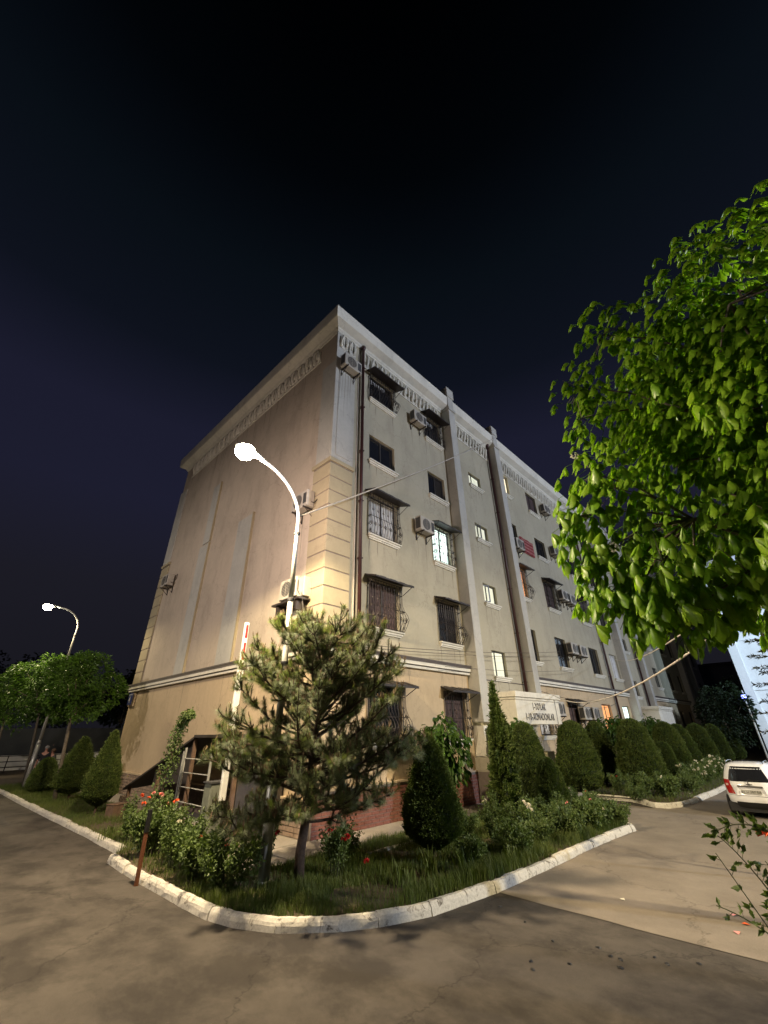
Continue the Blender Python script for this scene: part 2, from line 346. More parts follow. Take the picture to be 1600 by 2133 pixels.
# openings: (x0,x1,z0,z1, kind, side grille, awning, sill)
OPEN = []
def W_(x0, x1, z0, z1, look='dark', gr=None, aw=False, sill=True): OPEN.append((x0, x1, z0, z1, look, gr, aw, sill))
def row(u, x0, x1, specs, mirror=False):
    for (i, look, gr, aw) in specs:
        hgt = {0: 1.36, 1: 1.42, 2: 1.48, 3: 1.14, 4: 1.28}[i]
        W_(u+x0, u+x1, ROWZ[i], ROWZ[i]+hgt, look, gr, aw)
row(0, 1.66, 2.98, [(4, 'darkcurt', 'belly', 1), (3, 'dark', None, 0), (2, 'curtain', 'bars', 1), (1, 'brown', 'belly', 1), (0, 'dark', 'belly', 1)])
row(0, 5.0, 6.12, [(4, 'darkcurt', 'bars', 1), (3, 'dark', None, 0), (2, 'white', 'bars', 1), (1, 'dark', 'belly', 1), (0, 'brown', 'bars', 1)])
row(0, 11.35, 12.42, [(4, 'warm', None, 0), (3, 'dark', None, 0), (2, 'orange', 'belly', 1), (1, 'dark', None, 0), (0, 'curtain', 'belly', 0)])
row(0, 14.5, 15.78, [(4, 'brown', None, 0), (3, 'dark', None, 0), (2, 'brown', 'bars', 1), (1, 'dark', None, 0), (0, 'brown', None, 1)])
U2 = 17.44
row(U2, 1.5, 2.9, [(4, 'dark', None, 0), (3, 'dark', None, 0), (2, 'brown', 'belly', 1), (1, 'dark', None, 0), (0, 'orange', None, 0)])
row(U2, 4.9, 6.2, [(4, 'dark', None, 0), (3, 'dark', None, 1), (2, 'dark', None, 1), (1, 'curtain', None, 0), (0, 'white', None, 0)])
row(U2, 11.3, 12.5, [(4, 'dark', None, 0), (3, 'dark', None, 0), (2, 'dark', None, 1), (1, 'brown', None, 0), (0, 'dark', None, 0)])
row(U2, 14.5, 15.8, [(4, 'dark', None, 0), (3, 'dark', None, 0), (2, 'dark', None, 1), (1, 'dark', None, 0), (0, 'dark', None, 0)])
U3 = 34.88
for a, b in ((1.6, 2.9), (4.9, 6.1), (11.35, 12.5), (14.5, 15.7)):
    row(U3, a, b, [(i, 'dark', None, 0) for i in range(5)])
STZ = [(3.84, 4.80), (6.66, 7.50), (9.55, 10.32), (12.35, 13.05)]
for u in UNITS:
    for k, (a, b) in enumerate(STZ):
        W_(u+8.25, u+9.28, a, b, ('stair' if u == 0 else 'dark'), None, False)
OPEN.append((8.0, 9.5, .12, 2.1, 'door', None, False, False))
for u in UNITS[1:]: OPEN.append((u+8.0, u+9.5, .12, 2.1, 'door', None, False, False))

def wall_holes(b, x0, x1, z0, z1, y, holes, mi, depth=.17):
    hs = [h for h in holes if h[0] < x1 and h[1] > x0 and h[2] < z1 and h[3] > z0]
    xs = sorted({x0, x1} | {max(x0, h[0]) for h in hs} | {min(x1, h[1]) for h in hs})
    zs = sorted({z0, z1} | {max(z0, h[2]) for h in hs} | {min(z1, h[3]) for h in hs})
    for i in range(len(xs)-1):
        for j in range(len(zs)-1):
            cx, cz = (xs[i]+xs[i+1])/2, (zs[j]+zs[j+1])/2
            if not any(h[0] < cx < h[1] and h[2] < cz < h[3] for h in hs):
                b.quad((xs[i], y, zs[j]), (xs[i+1], y, zs[j]), (xs[i+1], y, zs[j+1]), (xs[i], y, zs[j+1]), mi)
    for h in hs:
        a, c, d, e_ = h[0], h[1], max(h[2], z0), min(h[3], z1); yy = y+depth
        b.quad((a, y, d), (a, y, e_), (a, yy, e_), (a, yy, d), mi); b.quad((c, y, e_), (c, y, d), (c, yy, d), (c, yy, e_), mi)
        if h[2] >= z0: b.quad((a, y, d), (a, yy, d), (c, yy, d), (c, y, d), mi)
        if h[3] <= z1: b.quad((a, y, e_), (c, y, e_), (c, yy, e_), (a, yy, e_), mi)
# walls (cream upper, salmon ground floor), right face and gable
wb_ = MB()
wall_holes(wb_, 0, XE, ZC, 16.0, 0, OPEN, 0)
for a, b in [(0, 6.43), (11.02, U2+6.43), (U2+11.02, U3+6.43), (U3+11.02, XE)]: wall_holes(wb_, a, b, .97, ZC, 0, OPEN, 1)
for u in UNITS: wall_holes(wb_, u+6.43, u+11.02, 0, ZC, 0, OPEN, 0)
wb_.quad((XE, 0, 0), (XE, GW, 0), (XE, GW, 16), (XE, 0, 16), 0); wb_.quad((XE, GW, 0), (0, GW, 0), (0, GW, 16), (XE, GW, 16), 0)
wb_.build('wall', [X['cream'], X['salmon']], BL)
gb = MB(); gb.quad((0, GW, ZC), (0, 0, ZC), (0, 0, 16), (0, GW, 16), 0); gb.quad((0, GW, .8), (0, 0, .8), (0, 0, ZC), (0, GW, ZC), 1)
gb.build('gable_wall', [X['gable'], X['salmon']], BL)
MB().box(.01, XE-.01, .25, GW-.01, .0, 15.95).build('inner_core', X['acd'], BL)
MB().box(-.2, XE+.2, -.2, GW+.2, 16.02, 16.2).build('roof', X['roof'], BL)

# cornice: profile swept round the corner (open at the fins)
prof = [(0, 15.50), (.04, 15.51), (.05, 15.56), (.09, 15.60), (.12, 15.66), (.34, 15.78), (.38, 15.80), (.40, 15.86), (.42, 16.26), (.42, 16.31), (-.1, 16.33)]
def sweep(b, path, prof, mi=0, dxy=None):
    # path: list of (x,y,outward dir x,y) with mitres
    k = len(prof); vs = []
    for (x, y, ox, oy) in path: vs += [(x+ox*p[0], y+oy*p[0], p[1]) for p in prof]
    fs = [(i*k+j, i*k+j+1, (i+1)*k+j+1, (i+1)*k+j) for i in range(len(path)-1) for j in range(k-1)]
    b.add(vs, fs, mi); b.add([vs[i] for i in range(k)], [tuple(range(k))], mi); b.add(vs[-k:], [tuple(range(k))[::-1]], mi)
cb = MB(); sweep(cb, [(0, GW+.0, -1, 1), (0, 0, -1, -1), (6.43, 0, 0, -1)], prof); cb.build('cornice', X['trim'], BL)
segs = [(FINS[i][1], FINS[i+1][0] if i+1 < len(FINS) else XE) for i in range(len(FINS))]
for a, b in segs:
    c = MB(); sweep(c, [(a, 0, 0, -1), (b, 0, 0, -1)], prof); c.build('cornice', X['trim'], BL)
# frieze band with scalloped relief blocks
fb = MB()
allseg = [(0.0, 6.43)]+segs
fz0, fz1 = 14.72, 15.27
for a, b in allseg: fb.box(a+(.96 if a == 0 else .02), b-.02, -.035, 0, fz0-.05, fz0, 0)
fb.box(-.035, 0, .96, GW-.9, fz0-.05, fz0, 0); fb.build('frieze_moulding', X['trim'], BL)
def relief():   # one leaf-and-arch relief block, local: x along wall, -y outwards
    b = MB()
    b.box(-.18, -.09, -.075, 0, .0, .40); b.box(-.05, .02, -.06, 0, .16, .5)
    b.tube([(-.13, -.03, .02), (-.16, -.09, .2), (-.08, -.10, .38), (0, -.06, .5)], [.03, .05, .045, .02], 5)
    b.tube([(.03, -.03, .52), (.12, -.09, .36), (.14, -.07, .2), (.10, -.03, .03)], [.02, .045, .04, .03], 5)
    b.tube([(.17, -.03, .05), (.19, -.06, .22), (.22, -.03, .34)], [.035, .03, .015], 5)
    b.add([(-.2, 0, -.0), (.24, 0, 0), (.22, -.05, .05), (-.18, -.05, .05)], [(0, 1, 2, 3), (0, 3, 2, 1)])
    return b.mesh('frieze_relief', X['trim'], True)
rel = relief(); cnt = 0
for a, b in allseg:
    x = a+(1.35 if a == 0 else .42)
    while x < b-.25 and x < 34:
        o = bpy.data.objects.new('frieze_relief', rel); COL.objects.link(o); o.parent = BL; o.location = (x, -.004, fz0+.01); o.scale = (1, 1.15, 1.42); x += .495
for x in (.22, .62):
    o = bpy.data.objects.new('frieze_relief', rel); COL.objects.link(o); o.parent = BL; o.location = (x, -.066, fz0+.01); o.scale = (.9, 1, 1.42)
y = 1.2
while y < GW-1.0:
    o = bpy.data.objects.new('frieze_relief', rel); COL.objects.link(o); o.parent = BL; o.location = (-.004, y, fz0+.01); o.scale = (1, 1.15, 1.42); o.rotation_euler = (0, 0, -pi/2); y += .495

# fins with caps and posts
for i, (a, b) in enumerate(FINS):
    f = MB(); f.box(a, b, -.45, .0, 2.30, 15.52); f.box(a-.03, b+.04, -.50, .0, 15.52, 15.66); f.box(a+.02, b-.02, -.44, .05, 15.66, 16.4)
    f.box(a-.02, b+.05, -.47, .12, 16.4, 16.95); f.box(a+.02, b+.01, -.43, .08, 16.95, 17.0)
    f.build('fin', X['pale'] if i < 4 else X['pale'], BL, bevel=.012)
    q = MB(); q.box(a-.05, b+.06, -.5, 0, .97, 1.32); q.build('fin_base', X['cream'], BL)
for a, b in FINS[:1]:   # small framed recess under the first fin
    q = MB()
    for (x0, x1, z0, z1) in ((a-.02, a+.06, 1.34, 2.2), (a+.36, a+.44, 1.34, 2.2), (a+.06, a+.36, 1.34, 1.42), (a+.06, a+.36, 2.12, 2.2)): q.box(x0, x1, -.42, -.02, z0, z1)
    q.build('recess_frame', X['trim'], BL)

# string course (dark metal ledge over two white bands), right face + gable
def band(path, h0, h1, out):  # simple rectangular profile
    b = MB(); sweep(b, path, [(-.0, h0), (out, h0), (out, h1), (0, h1)]); return b
for nm, h0, h1, out, m in (('ledge_flashing', 3.985, 4.03, .20, 'trimdark'), ('ledge_fascia', 3.93, 3.985, .185, 'trimdark'), ('string_course', 3.83, 3.93, .165, 'trim'), ('string_course_groove', 3.80, 3.83, .10, 'trimdark'), ('string_course', 3.735, 3.80, .12, 'trim')):
    band([(0, GW, -1, 1), (0, 0, -1, -1), (6.43, 0, 0, -1)], h0, h1, out).build(nm, X[m], BL)
    for a, b in ((11.02, U2+6.43), (U2+11.02, U3+6.43)): band([(a, 0, 0, -1), (b, 0, 0, -1)], h0, h1, out).build(nm, X[m], BL)
# quoins: each block a part
def lpiece(z0, z1, wx, wy, out):
    b = MB()
    b.box(-out, wx, -out, 0, z0, z1); b.box(-out, 0, 0, wy, z0, z1); return b
zq = 4.04
k = 0
while zq < 9.5:
    z1 = min(9.53, zq+.497)
    lpiece(zq+.008, z1-.03, .86, .80, .06).build('quoin', X['quoin'], BL, bevel=.008); 
    b = MB(); b.box(-.06, 0, GW-.86, GW+.06, zq+.008, z1-.03); b.build('quoin', X['quoin'], BL, bevel=.008)
    zq = z1; k += 1
lpiece(4.03, 9.53, .85, .79, .042).build('quoin_backing', X['mortar'], BL)
MB().box(-.04, 0, GW-.85, GW+.04, 4.03, 9.53).build('quoin_backing', X['mortar'], BL)
for y0, y1 in ((-.1, .9),): lpiece(9.54, 9.68, .92, .86, .10).build('pilaster_base_moulding', X['quoin'], BL, bevel=.01)
MB().box(-.10, 0, GW-.92, GW+.10, 9.54, 9.68).build('pilaster_base_moulding', X['quoin'], BL, bevel=.01)
b = MB(); b.box(-.06, .86, -.06, 0, 9.68, 15.45); b.box(-.06, 0, 0, .72, 9.68, 14.0); b.build('corner_pilaster', X['pale'], BL, bevel=.01)
b = MB(); b.box(.10, .74, -.082, -.061, 9.85, 14.3); b.build('pilaster_panel', X['pale'], BL, bevel=.008)
b = MB(); b.box(-.06, 0, GW-.8, GW+.06, 9.68, 14.0); b.build('corner_pilaster', X['pale'], BL, bevel=.01)
for y0, y1, z0, z1 in ((4.52, 5.62, 4.04, 9.42), (8.15, 9.05, 4.04, 9.35), (8.15, 8.85, 9.42, 12.4)):
    b = MB(); b.box(-.05, 0, y0, y1, z0, z1); b.build('gable_lesene', X['pale'], BL, bevel=.01)
    b = MB(); b.box(-.075, 0, y0-.07, y0-.005, z0, z1+.02); b.build('lesene_edge', X['quoin'], BL)

# plinth of bricks: singly where they show, joined elsewhere
bk = MB(); bk.box(-.065, .065, -.03, .03, -.032, .032); bb = MB(); bb.box(-.118, .118, -.055, .0, 0, .062); bme = bb.mesh('brick', X['brick'])
def bricks(x0, x1, z0, z1, y, axis='x', single=True):
    r = 0; z = z0; st = MB(); n = 0
    while z+.062 <= z1+.005:
        x = x0+(.0 if r % 2 else -.125)
        while x < x1:
            a, c = max(x0, x), min(x1, x+.236)
            if c-a > .05:
                if single:
                    o = bpy.data.objects.new('brick', bme); COL.objects.link(o); o.parent = BL
                    dy = random.uniform(-.006, .004)
                    o.location = ((a+c)/2, y+dy, z) if axis == 'x' else (y+dy, (a+c)/2, z)
                    o.scale = ((c-a)/.236, 1, 1)
                    if axis == 'y': o.rotation_euler = (0, 0, -pi/2)
                elif axis == 'x': st.box(a, c, y-.055, y, z, z+.062)
                else: st.box(y-.055, y, a, c, z, z+.062)
                n += 1
            x += .25
        z += .075; r += 1
    if not single: tag(st.build('brickwork', X['brick'], BL), kind='stuff')
    return n
MB().box(-.0, 6.43, -.045, .02, 0, .93).build('plinth_backing', X['mortar'], BL)
bricks(.02, 4.6, .13, .93, -.0, single=False)
bricks(4.62, 6.36, .13, .93, -.0)
bricks(6.40, 6.98, .13, .93, -.47)
MB().box(6.40, 6.98, -.5, -.01, .0, .93).build('plinth_backing', X['mortar'], BL)
bricks(11.04, U2+6.4, .13, .93, -.0, single=False); bricks(10.5, 11.04, .13, .93, -.47, single=False)
MB().box(10.5, 11.04, -.5, -.01, .0, .93).build('plinth_backing', X['mortar'], BL); MB().box(11.04, U3+6.4, -.045, .02, 0, .93).build('plinth_backing', X['mortar'], BL)
for a, b, c in ((-.03, 6.40, -.075), (11.05, U3+6.4, -.075)): MB().box(a, b, c, .02, .93, .972).build('plinth_cap', X['salmon'], BL)
MB().box(6.37, 7.01, -.55, 0, .93, .972).build('plinth_cap', X['cream'], BL); MB().box(10.47, 11.05, -.55, 0, .93, .972).build('plinth_cap', X['cream'], BL)
# gable plinth: rough stone and brick courses, patchy
MB().box(-.05, .0, 0, GW, 0, .78).build('plinth_backing', X['mortar'], BL)
z = .13; r = 0; gs = MB()
while z < .74:
    h = random.choice((.075, .085, .10)); h = min(h, .77-z); y = .02+(r % 2)*.1
    while y < GW-.05:
        w = random.uniform(.2, .42); c = min(GW, y+w)
        if y > 9.6:
            if random.random() > .06:
                b = MB(); j = random.uniform(.0, .03); b.box(-.075-j, -.02, y+.012, c-.012, z+.008, z+h-.006); b.build('brick', X['stone'], BL, bevel=.006)
        else: gs.box(-.085, -.02, y+.012, c-.012, z+.008, z+h-.006)
        y = c
    z += h; r += 1
tag(gs.build('stonework', X['stone'], BL), kind='stuff')
MB().box(-.10, .0, -.0, GW+.06, .775, .82).build('plinth_cap', X['salmon'], BL)

# windows
def scroll(b, c, r, ax, turns=1.6, rad=.009, n=14, flip=1):
    pts = []
    for i in range(n+1):
        t = i/n; a = flip*t*turns*2*pi; q = r*(1-.75*t)
        if ax == 'y': pts.append((c[0], c[1]+q*cos(a), c[2]+q*sin(a)))
        else: pts.append((c[0]+q*cos(a), c[1], c[2]+q*sin(a)))
    b.tube(pts, rad, 3, cap=False)
def belly(t): return .10+.26*math.exp(-((t-.24)/.20)**2)
def window(o_, detail):
    x0, x1, z0, z1, look, gr, aw, sill = o_; w = x1-x0; h = z1-z0; yf = .13
    fr = MB(); t_ = .05
    mt = X['wframe'] if (look == 'curtain' and gr is None) else X['frame']
    fr.box(x0, x1, yf-.03, yf+.03, z0, z0+t_); fr.box(x0, x1, yf-.03, yf+.03, z1-t_, z1); fr.box(x0, x0+t_, yf-.03, yf+.03, z0+t_, z1-t_); fr.box(x1-t_, x1, yf-.03, yf+.03, z0+t_, z1-t_)
    mx = x0+w*(.36 if look == 'stair' else .5)
    if look != 'door': fr.box(mx-.028, mx+.028, yf-.028, yf+.028, z0+t_, z1-t_)
    root = fr.build('door' if look == 'door' else 'window', mt, BL)
    for a, b in (((x0+t_, mx-.028), (mx+.028, x1-t_)) if look != 'door' else ((x0+t_, x1-t_),)):
        p = MB(); p.box(a, b, yf-.004, yf+.004, z0+t_, z1-t_)
        m = {'dark': 'glass', 'darkcurt': 'glass', 'white': 'lit_white', 'warm': 'lit_warm', 'orange': 'lit_orange', 'stair': 'lit_stair', 'brown': 'dcurtain', 'curtain': 'curtain', 'door': 'wood'}[look]
        if look == 'curtain' and detail or look == 'brown' and detail:
            p = MB(); n = max(6, int((b-a)/.035)); vs = []
            for i in range(n+1):
                xx = a+(b-a)*i/n; yy = yf+.012*sin(i*2.1+x0)+.008*sin(i*.9)
                vs += [(xx, yy, z0+t_), (xx, yy, z1-t_)]
            p.add(vs, [(2*i, 2*i+2, 2*i+3, 2*i+1) for i in range(n)])
        p.build('door_panel' if look == 'door' else ('curtain' if look in ('curtain', 'brown') else 'pane'), X[m], root)
    if look == 'darkcurt':
        p = MB(); n = 11
        for i in range(n):
            xx = x0+.08+(w-.2)*i/n
            if xx < mx+.25: p.box(xx, xx+.045, yf-.02, yf-.006, z1-.26-.05*(i % 2), z1-.09)
        p.build('curtain_fringe', X['curtain'], root)
    if sill:
        s = MB(); s.box(x0-.07, x1+.10, -.13, .05, z0-.05, z0); s.box(x0-.04, x1+.06, -.085, 0, z0-.115, z0-.05); s.box(x0-.02, x1+.02, -.05, 0, z0-.16, z0-.115)
        s.build('sill', X['trim'], root)
    if gr and detail:
        g = MB(); zb, zt = z0+.01, z1-.02; k = max(8, int(w/.11)); prof_ = belly if gr == 'belly' else (lambda t: .12+.10*math.exp(-((t-.22)/.2)**2))
        xa, xb = x0-.04, x1+.05; nn = 9
        for i in range(k+1):
            x = xa+(xb-xa)*i/k; g.tube([(x, -prof_(j/nn), zb+(zt-zb)*j/nn) for j in range(nn+1)], .0085, 3, cap=False)
        for x in (xa, xb):
            g.tube([(x, -.01, zb), (x, -.01, zt)], .009, 3, cap=False)
            for q in (.4, .7): g.tube([(x, -.01-(prof_(j/nn)-.01)*q, zb+(zt-zb)*j/nn) for j in range(nn+1)], .007, 3, cap=False)
            for q, rr_ in ((.22, .10), (.42, .06), (.08, .055)):
                scroll(g, (x, -prof_(q)*.55, zb+(zt-zb)*q), min(rr_, prof_(q)*.42), 'y', flip=1 if q > .2 else -1)
        for t in (0, .42, .8, 1):
            z = zb+(zt-zb)*t; y_ = -prof_(t); g.tube([(xa, -.005, z), (xa, y_, z), (xb, y_, z), (xb, -.005, z)], .010, 4)
        for i in range(0, k-1, 2):
            x = xa+(xb-xa)*(i+1)/k
            scroll(g, (x, -prof_(.9)-.003, zb+(zt-zb)*.9), .055, 'x', 1.3); scroll(g, (x, -prof_(.22)-.005, zb+(zt-zb)*.22), .075, 'x', 1.5, flip=-1)
            scroll(g, (x, -prof_(.6)-.003, zb+(zt-zb)*.6), .045, 'x', 1.2, flip=-1)
        g.build('grille', X['iron'], root)
    elif gr:
        g = MB(); [g.box(x0+w*i/7-.008, x0+w*i/7+.008, -.14, -.125, z0, z1) for i in range(8)]; g.build('grille', X['iron'], root)
    if aw:
        a_ = MB(); n = 8; xa, xb = x0-.16, x1+.22
        for i in range(n):
            p, q = xa+(xb-xa)*i/n, xa+(xb-xa)*(i+1)/n; s = .012*(i % 2)
            zw, zf = z1+.12, z1-.03
            a_.add([(p, 0, zw+s), (q, 0, zw+s), (q, -.48, zf+s), (p, -.48, zf+s), (p, 0, zw-.035), (q, 0, zw-.035), (q, -.48, zf-.05), (p, -.48, zf-.05)],
                   [(0, 3, 2, 1), (4, 5, 6, 7), (3, 7, 6, 2), (0, 4, 7, 3), (1, 2, 6, 5)])
        a_.tube([(xa+.05, -.02, z1-.25), (xa+.05, -.42, z1-.06)], .012, 4); a_.tube([(xb-.05, -.02, z1-.25), (xb-.05, -.42, z1-.06)], .012, 4)
        a_.build('awning', X['awn'], root)
for o_ in OPEN: window(o_, o_[0] < 24)
# wall niches behind open sections so nothing is see-through is covered by the inner core; stairwell casements ajar
for k, (a, b) in enumerate(STZ[1:3]):
    f = MB(); t = .03
    vs = lambda x, z: (8.29+(x)*.80, .10-x*.38, z)
    for (p, q, r_, s_) in ((0, .4, a+.06, a+.10), (0, .4, b-.10, b-.06), (0, .05, a+.1, b-.1), (.35, .4, a+.1, b-.1)):
        f.add([vs(p, r_), vs(q, r_), vs(q, s_), vs(p, s_), (vs(p, r_)[0], vs(p, r_)[1]-.02, r_), (vs(q, r_)[0], vs(q, r_)[1]-.02, r_), (vs(q, s_)[0], vs(q, s_)[1]-.02, s_), (vs(p, s_)[0], vs(p, s_)[1]-.02, s_)],
              [(0, 1, 2, 3), (4, 7, 6, 5), (0, 4, 5, 1), (3, 2, 6, 7)])
    f.build('open_casement', X['frame'], BL)

# drainpipes
for x, zb_, zt_ in ((1.18, 4.04, 15.45), (10.38, 3.15, 15.6), (21.2, .2, 15.5), (U2+10.4, 3.15, 15.6)):
    p = MB(); p.tube([(x, -.13, zt_), (x, -.13, zb_)], .058, 10); p.lathe([(.058, 0), (.10, .12), (.10, .2), (.06, .2)], (x, -.13, zt_-.08), 10)
    p.tube([(x, -.13, zt_+.1), (x, -.05, zt_+.25)], .05, 8)
    d = p.build('drainpipe', X['pipe'], BL, smooth=True)
    z = zb_+.6
    while z < zt_: q = MB(); q.box(x-.07, x+.07, -.2, -.07, z, z+.02); q.box(x-.012, x+.012, -.08, 0, z, z+.02); q.build('bracket', X['pipe'], d); z += 1.95
    q = MB(); q.tube([(x+.11 if x > 2 else x-.13, -.02, zt_-.3), (x+.11 if x > 2 else x-.13, -.02, zb_)], .018, 5); q.build('wall_conduit', X['acw'], BL)
# thin crack line of render between fin and wall / horizontal joint in stairwell bay
MB().box(7.0, 10.5, -.02, .0, 3.66, 3.69).build('render_joint', X['trimdark'], BL)

# drip stains: dirt runs with a shape of their own, 2 mm proud of the plaster
ds = MB(); rnd = random.Random(44)
def drip(x, z, ln, w, y=-.003, gable=False):
    n = 5; vs = []
    for i in range(n+1):
        t = i/n; ww = w*(1-t)**.7*(.6+.5*rnd.random()); xx = x+.01*sin(t*6+x)
        for q in (-ww, ww): vs.append((y, xx+q, z-ln*t) if gable else (xx+q, y, z-ln*t))
    ds.add(vs, [(2*i, 2*i+2, 2*i+3, 2*i+1) if not gable else (2*i, 2*i+1, 2*i+3, 2*i+2) for i in range(n)])
for x, l in ((.13, 1.9), (.24, 1.3), (.36, 2.3), (.5, 1.7), (.62, 1.1)): drip(x, 13.55, l, .012, -.085)
for o_ in OPEN:
    if o_[0] < 22 and o_[7]:
        for x in (o_[0]+.02, o_[1]-.04, o_[0]+rnd.uniform(.2, .9)): drip(x, o_[2]-.165, rnd.uniform(.25, .95), rnd.uniform(.008, .022))
for x, z in ((4.1, 13.4), (4.6, 13.4), (4.1, 8.3), (4.55, 8.3), (16.2, 8.1), (17.1, 8.1), (16, 5.3), (16.9, 5.3)): drip(x, z, rnd.uniform(.8, 1.9), .014)
for i in range(26): drip(rnd.uniform(.95, 6.3) if i % 2 else rnd.uniform(11.2, 20), 3.73, rnd.uniform(.2, .7), rnd.uniform(.006, .018))
for i in range(30): drip(rnd.uniform(.9, 13.2), rnd.choice((3.73, 14.66)), rnd.uniform(.25, 1.5), rnd.uniform(.008, .022), -.003, True)
for y in (.8, 1.25, 11.5, 11.9): drip(y, 7.95 if y > 2 else 8.0, rnd.uniform(.9, 2.4), .014, -.003, True)
tag(ds.build('drip_stains', simple('drip_stain_dirt', (.19, .165, .13), .95, 0, .3, 12), BL), kind='stuff')
# text helper
def text(s, name, m, loc, size, rot, parent, sx=1.0, ext=.004, align='CENTER', off=0.0):
    c = bpy.data.curves.new(name, 'FONT'); c.body = s; c.size = size; c.extrude = ext; c.align_x = align; c.align_y = 'CENTER'; c.offset = off; c.space_character = 1.12
    t = bpy.data.objects.new(name, c); COL.objects.link(t)
    dg = bpy.context.evaluated_depsgraph_get(); me = bpy.data.meshes.new_from_object(t.evaluated_get(dg)); bpy.data.objects.remove(t)
    me.materials.clear(); me.materials.append(m)
    o = bpy.data.objects.new(name, me); COL.objects.link(o); o.location = loc; o.rotation_euler = rot; o.scale = (sx, 1, 1); o.parent = parent; return o
# entrance canopies
def canopy(u, words):
    b = MB(); x0, x1, y0 = u+7.05, u+10.45, -1.35
    b.box(x0+.04, x1-.04, y0+.04, -.01, 2.22, 2.94)
    r = b.build('entrance_canopy', X['trim'], BL, bevel=.01)
    q = MB(); q.box(x0+.01, x1-.01, y0+.01, -.01, 2.955, 3.01); q.box(x0-.03, x1+.03, y0-.03, -.01, 3.03, 3.20); q.box(x0+.03, x1-.03, y0+.03, -.01, 2.94, 3.19); q.build('canopy_moulding', X['trim'], r, bevel=.008)
    for i, (s, z, sz) in enumerate(words): text(s, 'lettering', X['ink'], (u+8.72+.0*i, y0+.035, z), sz, (pi/2, 0, 0), r, .72, off=.006)
    for k in (0, 1):
        c = MB(); xx = x0+.25 if k == 0 else x1-.25; c.box(xx-.12, xx+.12, y0+.25, y0+.49, .0, 2.22)
        if u > 0: c.build('canopy_post', X['cream'], r)
    s = MB(); s.box(u+7.2, u+10.3, -1.6, -.02, .0, .15); s.box(u+7.4, u+10.1, -1.3, -.02, .15, .3); s.build('entrance_step', X['apron'], r)
    return r
cn = canopy(0, (("1-YO'LAK", 2.755, .30), ("1-10-XONADONLAR", 2.44, .30)))
q = MB(); q.box(7.25, 7.85, -1.16, -1.06, 2.14, 2.205); q.build('entrance_tube_lamp', X['lit_warm'], cn)
q = MB(); q.tube([(9.95, -1.353, 3.2), (9.97, -1.356, 2.9), (10.0, -1.345, 2.22)], .009, 4); q.build('canopy_cable', X['wired'], cn)
canopy(U2, ()); canopy(U3, ())
# side alcove wall of the entrance, lit by the tube lamp
q = MB(); q.box(6.98, 7.12, -.9, -.01, .15, 2.2); q.build('entrance_side_wall', X['cream'], BL)

# ---------------------------------------------------------------- things fixed to the building
def ac_unit():
    r = empty('air_conditioner', (0, 0, 0))
    b = MB(); b.box(-.40, .40, -.36, -.08, 0, .56); b.build('casing', X['acw'], r, bevel=.015)
    g = MB(); g.lathe([(.215, -.006), (.215, .006)], (0, 0, 0), 20)
    g.v = [(x-.08, -.366+z*.8, y+.28) for x, y, z in g.v]; gg = g.build('fan_grille', X['acd'], r)
    h = MB(); [h.box(-.30, .14, -.378, -.374, .09+.045*i, .096+.045*i) for i in range(9)]; [h.box(-.08-.003, -.08+.003, -.38, -.374, .08, .48) for i in range(1)]; h.build('guard_wires', X['acw'], r)
    l = MB(); l.box(-.406, -.40, -.33, -.12, .08, .5); l.build('side_louvre', X['acd'], r); l = MB(); l.box(.2, .36, -.364, -.36, .1, .46); l.build('front_panel', X['acd'], r)
    for x in (-.28, .28): k = MB(); k.box(x-.02, x+.02, -.40, 0, -.04, 0); k.box(x-.02, x+.02, -.03, 0, -.30, -.04); k.tube([(x, -.33, -.03), (x, -.02, -.28)], .012, 4); k.build('wall_bracket', X['iron'], r)
    p = MB(); p.tube([(.41, -.2, .15), (.5, -.15, .1), (.52, -.03, .3), (.52, -.02, .55)], .016, 5); p.build('refrigerant_pipe', X['wired'], r)
    return r
AC = ac_unit(); first = True
ACS = [((.46, -.06, 13.60), 0, 'air conditioner on the blue grey corner pilaster just under the cornice'),
       ((4.32, 0, 13.45), 0, 'air conditioner left of the top floor window nearest the first fin'),
       ((4.30, 0, 8.40), 0, 'air conditioner above left of the brightly lit barred window'),
       ((16.5, 0, 13.7), 0, 'air conditioner right of the top floor window beyond the second fin'),
       ((16.6, 0, 10.95), 0, 'air conditioner right of the plain window level with the red banner'),
       ((16.35, 0, 8.25), 0, 'left one of the two air conditioners right of the brown awninged third floor window'),
       ((17.4, 0, 8.22), 0, 'right one of the two air conditioners near the second long drainpipe, third floor'),
       ((16.0, 0, 5.40), 0, 'left one of the two air conditioners just above the string course'),
       ((17.15, 0, 5.40), 0, 'right one of the two air conditioners just above the string course'),
       ((12.85, 0, 2.55), 0, 'air conditioner just right of the entrance canopy sign'),
       ((15.75, -.02, 2.42), 0, 'ground floor air conditioner right next to the dark awninged doorway window'),
       ((16.9, -.02, 2.42), 0, 'ground floor air conditioner left of the orange lit window'),
       ((11.85, 0, 9.95), 0, 'air conditioner in the corner left of the red banner'),
       ((0, 1.0, 8.1), -1, 'air conditioner on the gable wall beside the quoins behind the street lamp'),
       ((0, 1.15, 5.35), -1, 'lower air conditioner on the gable wall with hanging cables behind the lamp pole'),
       ((0, 11.7, 8.15), -1, 'air conditioner on the gable wall by its far left edge')]
for (l, rz, lab) in ACS:
    o = AC if first else copy_tree(AC); first = False
    o.location = l; o.rotation_euler = (0, 0, -pi/2 if rz else 0); tag(o, lab, 'air conditioner', 'air conditioners on the apartment block')
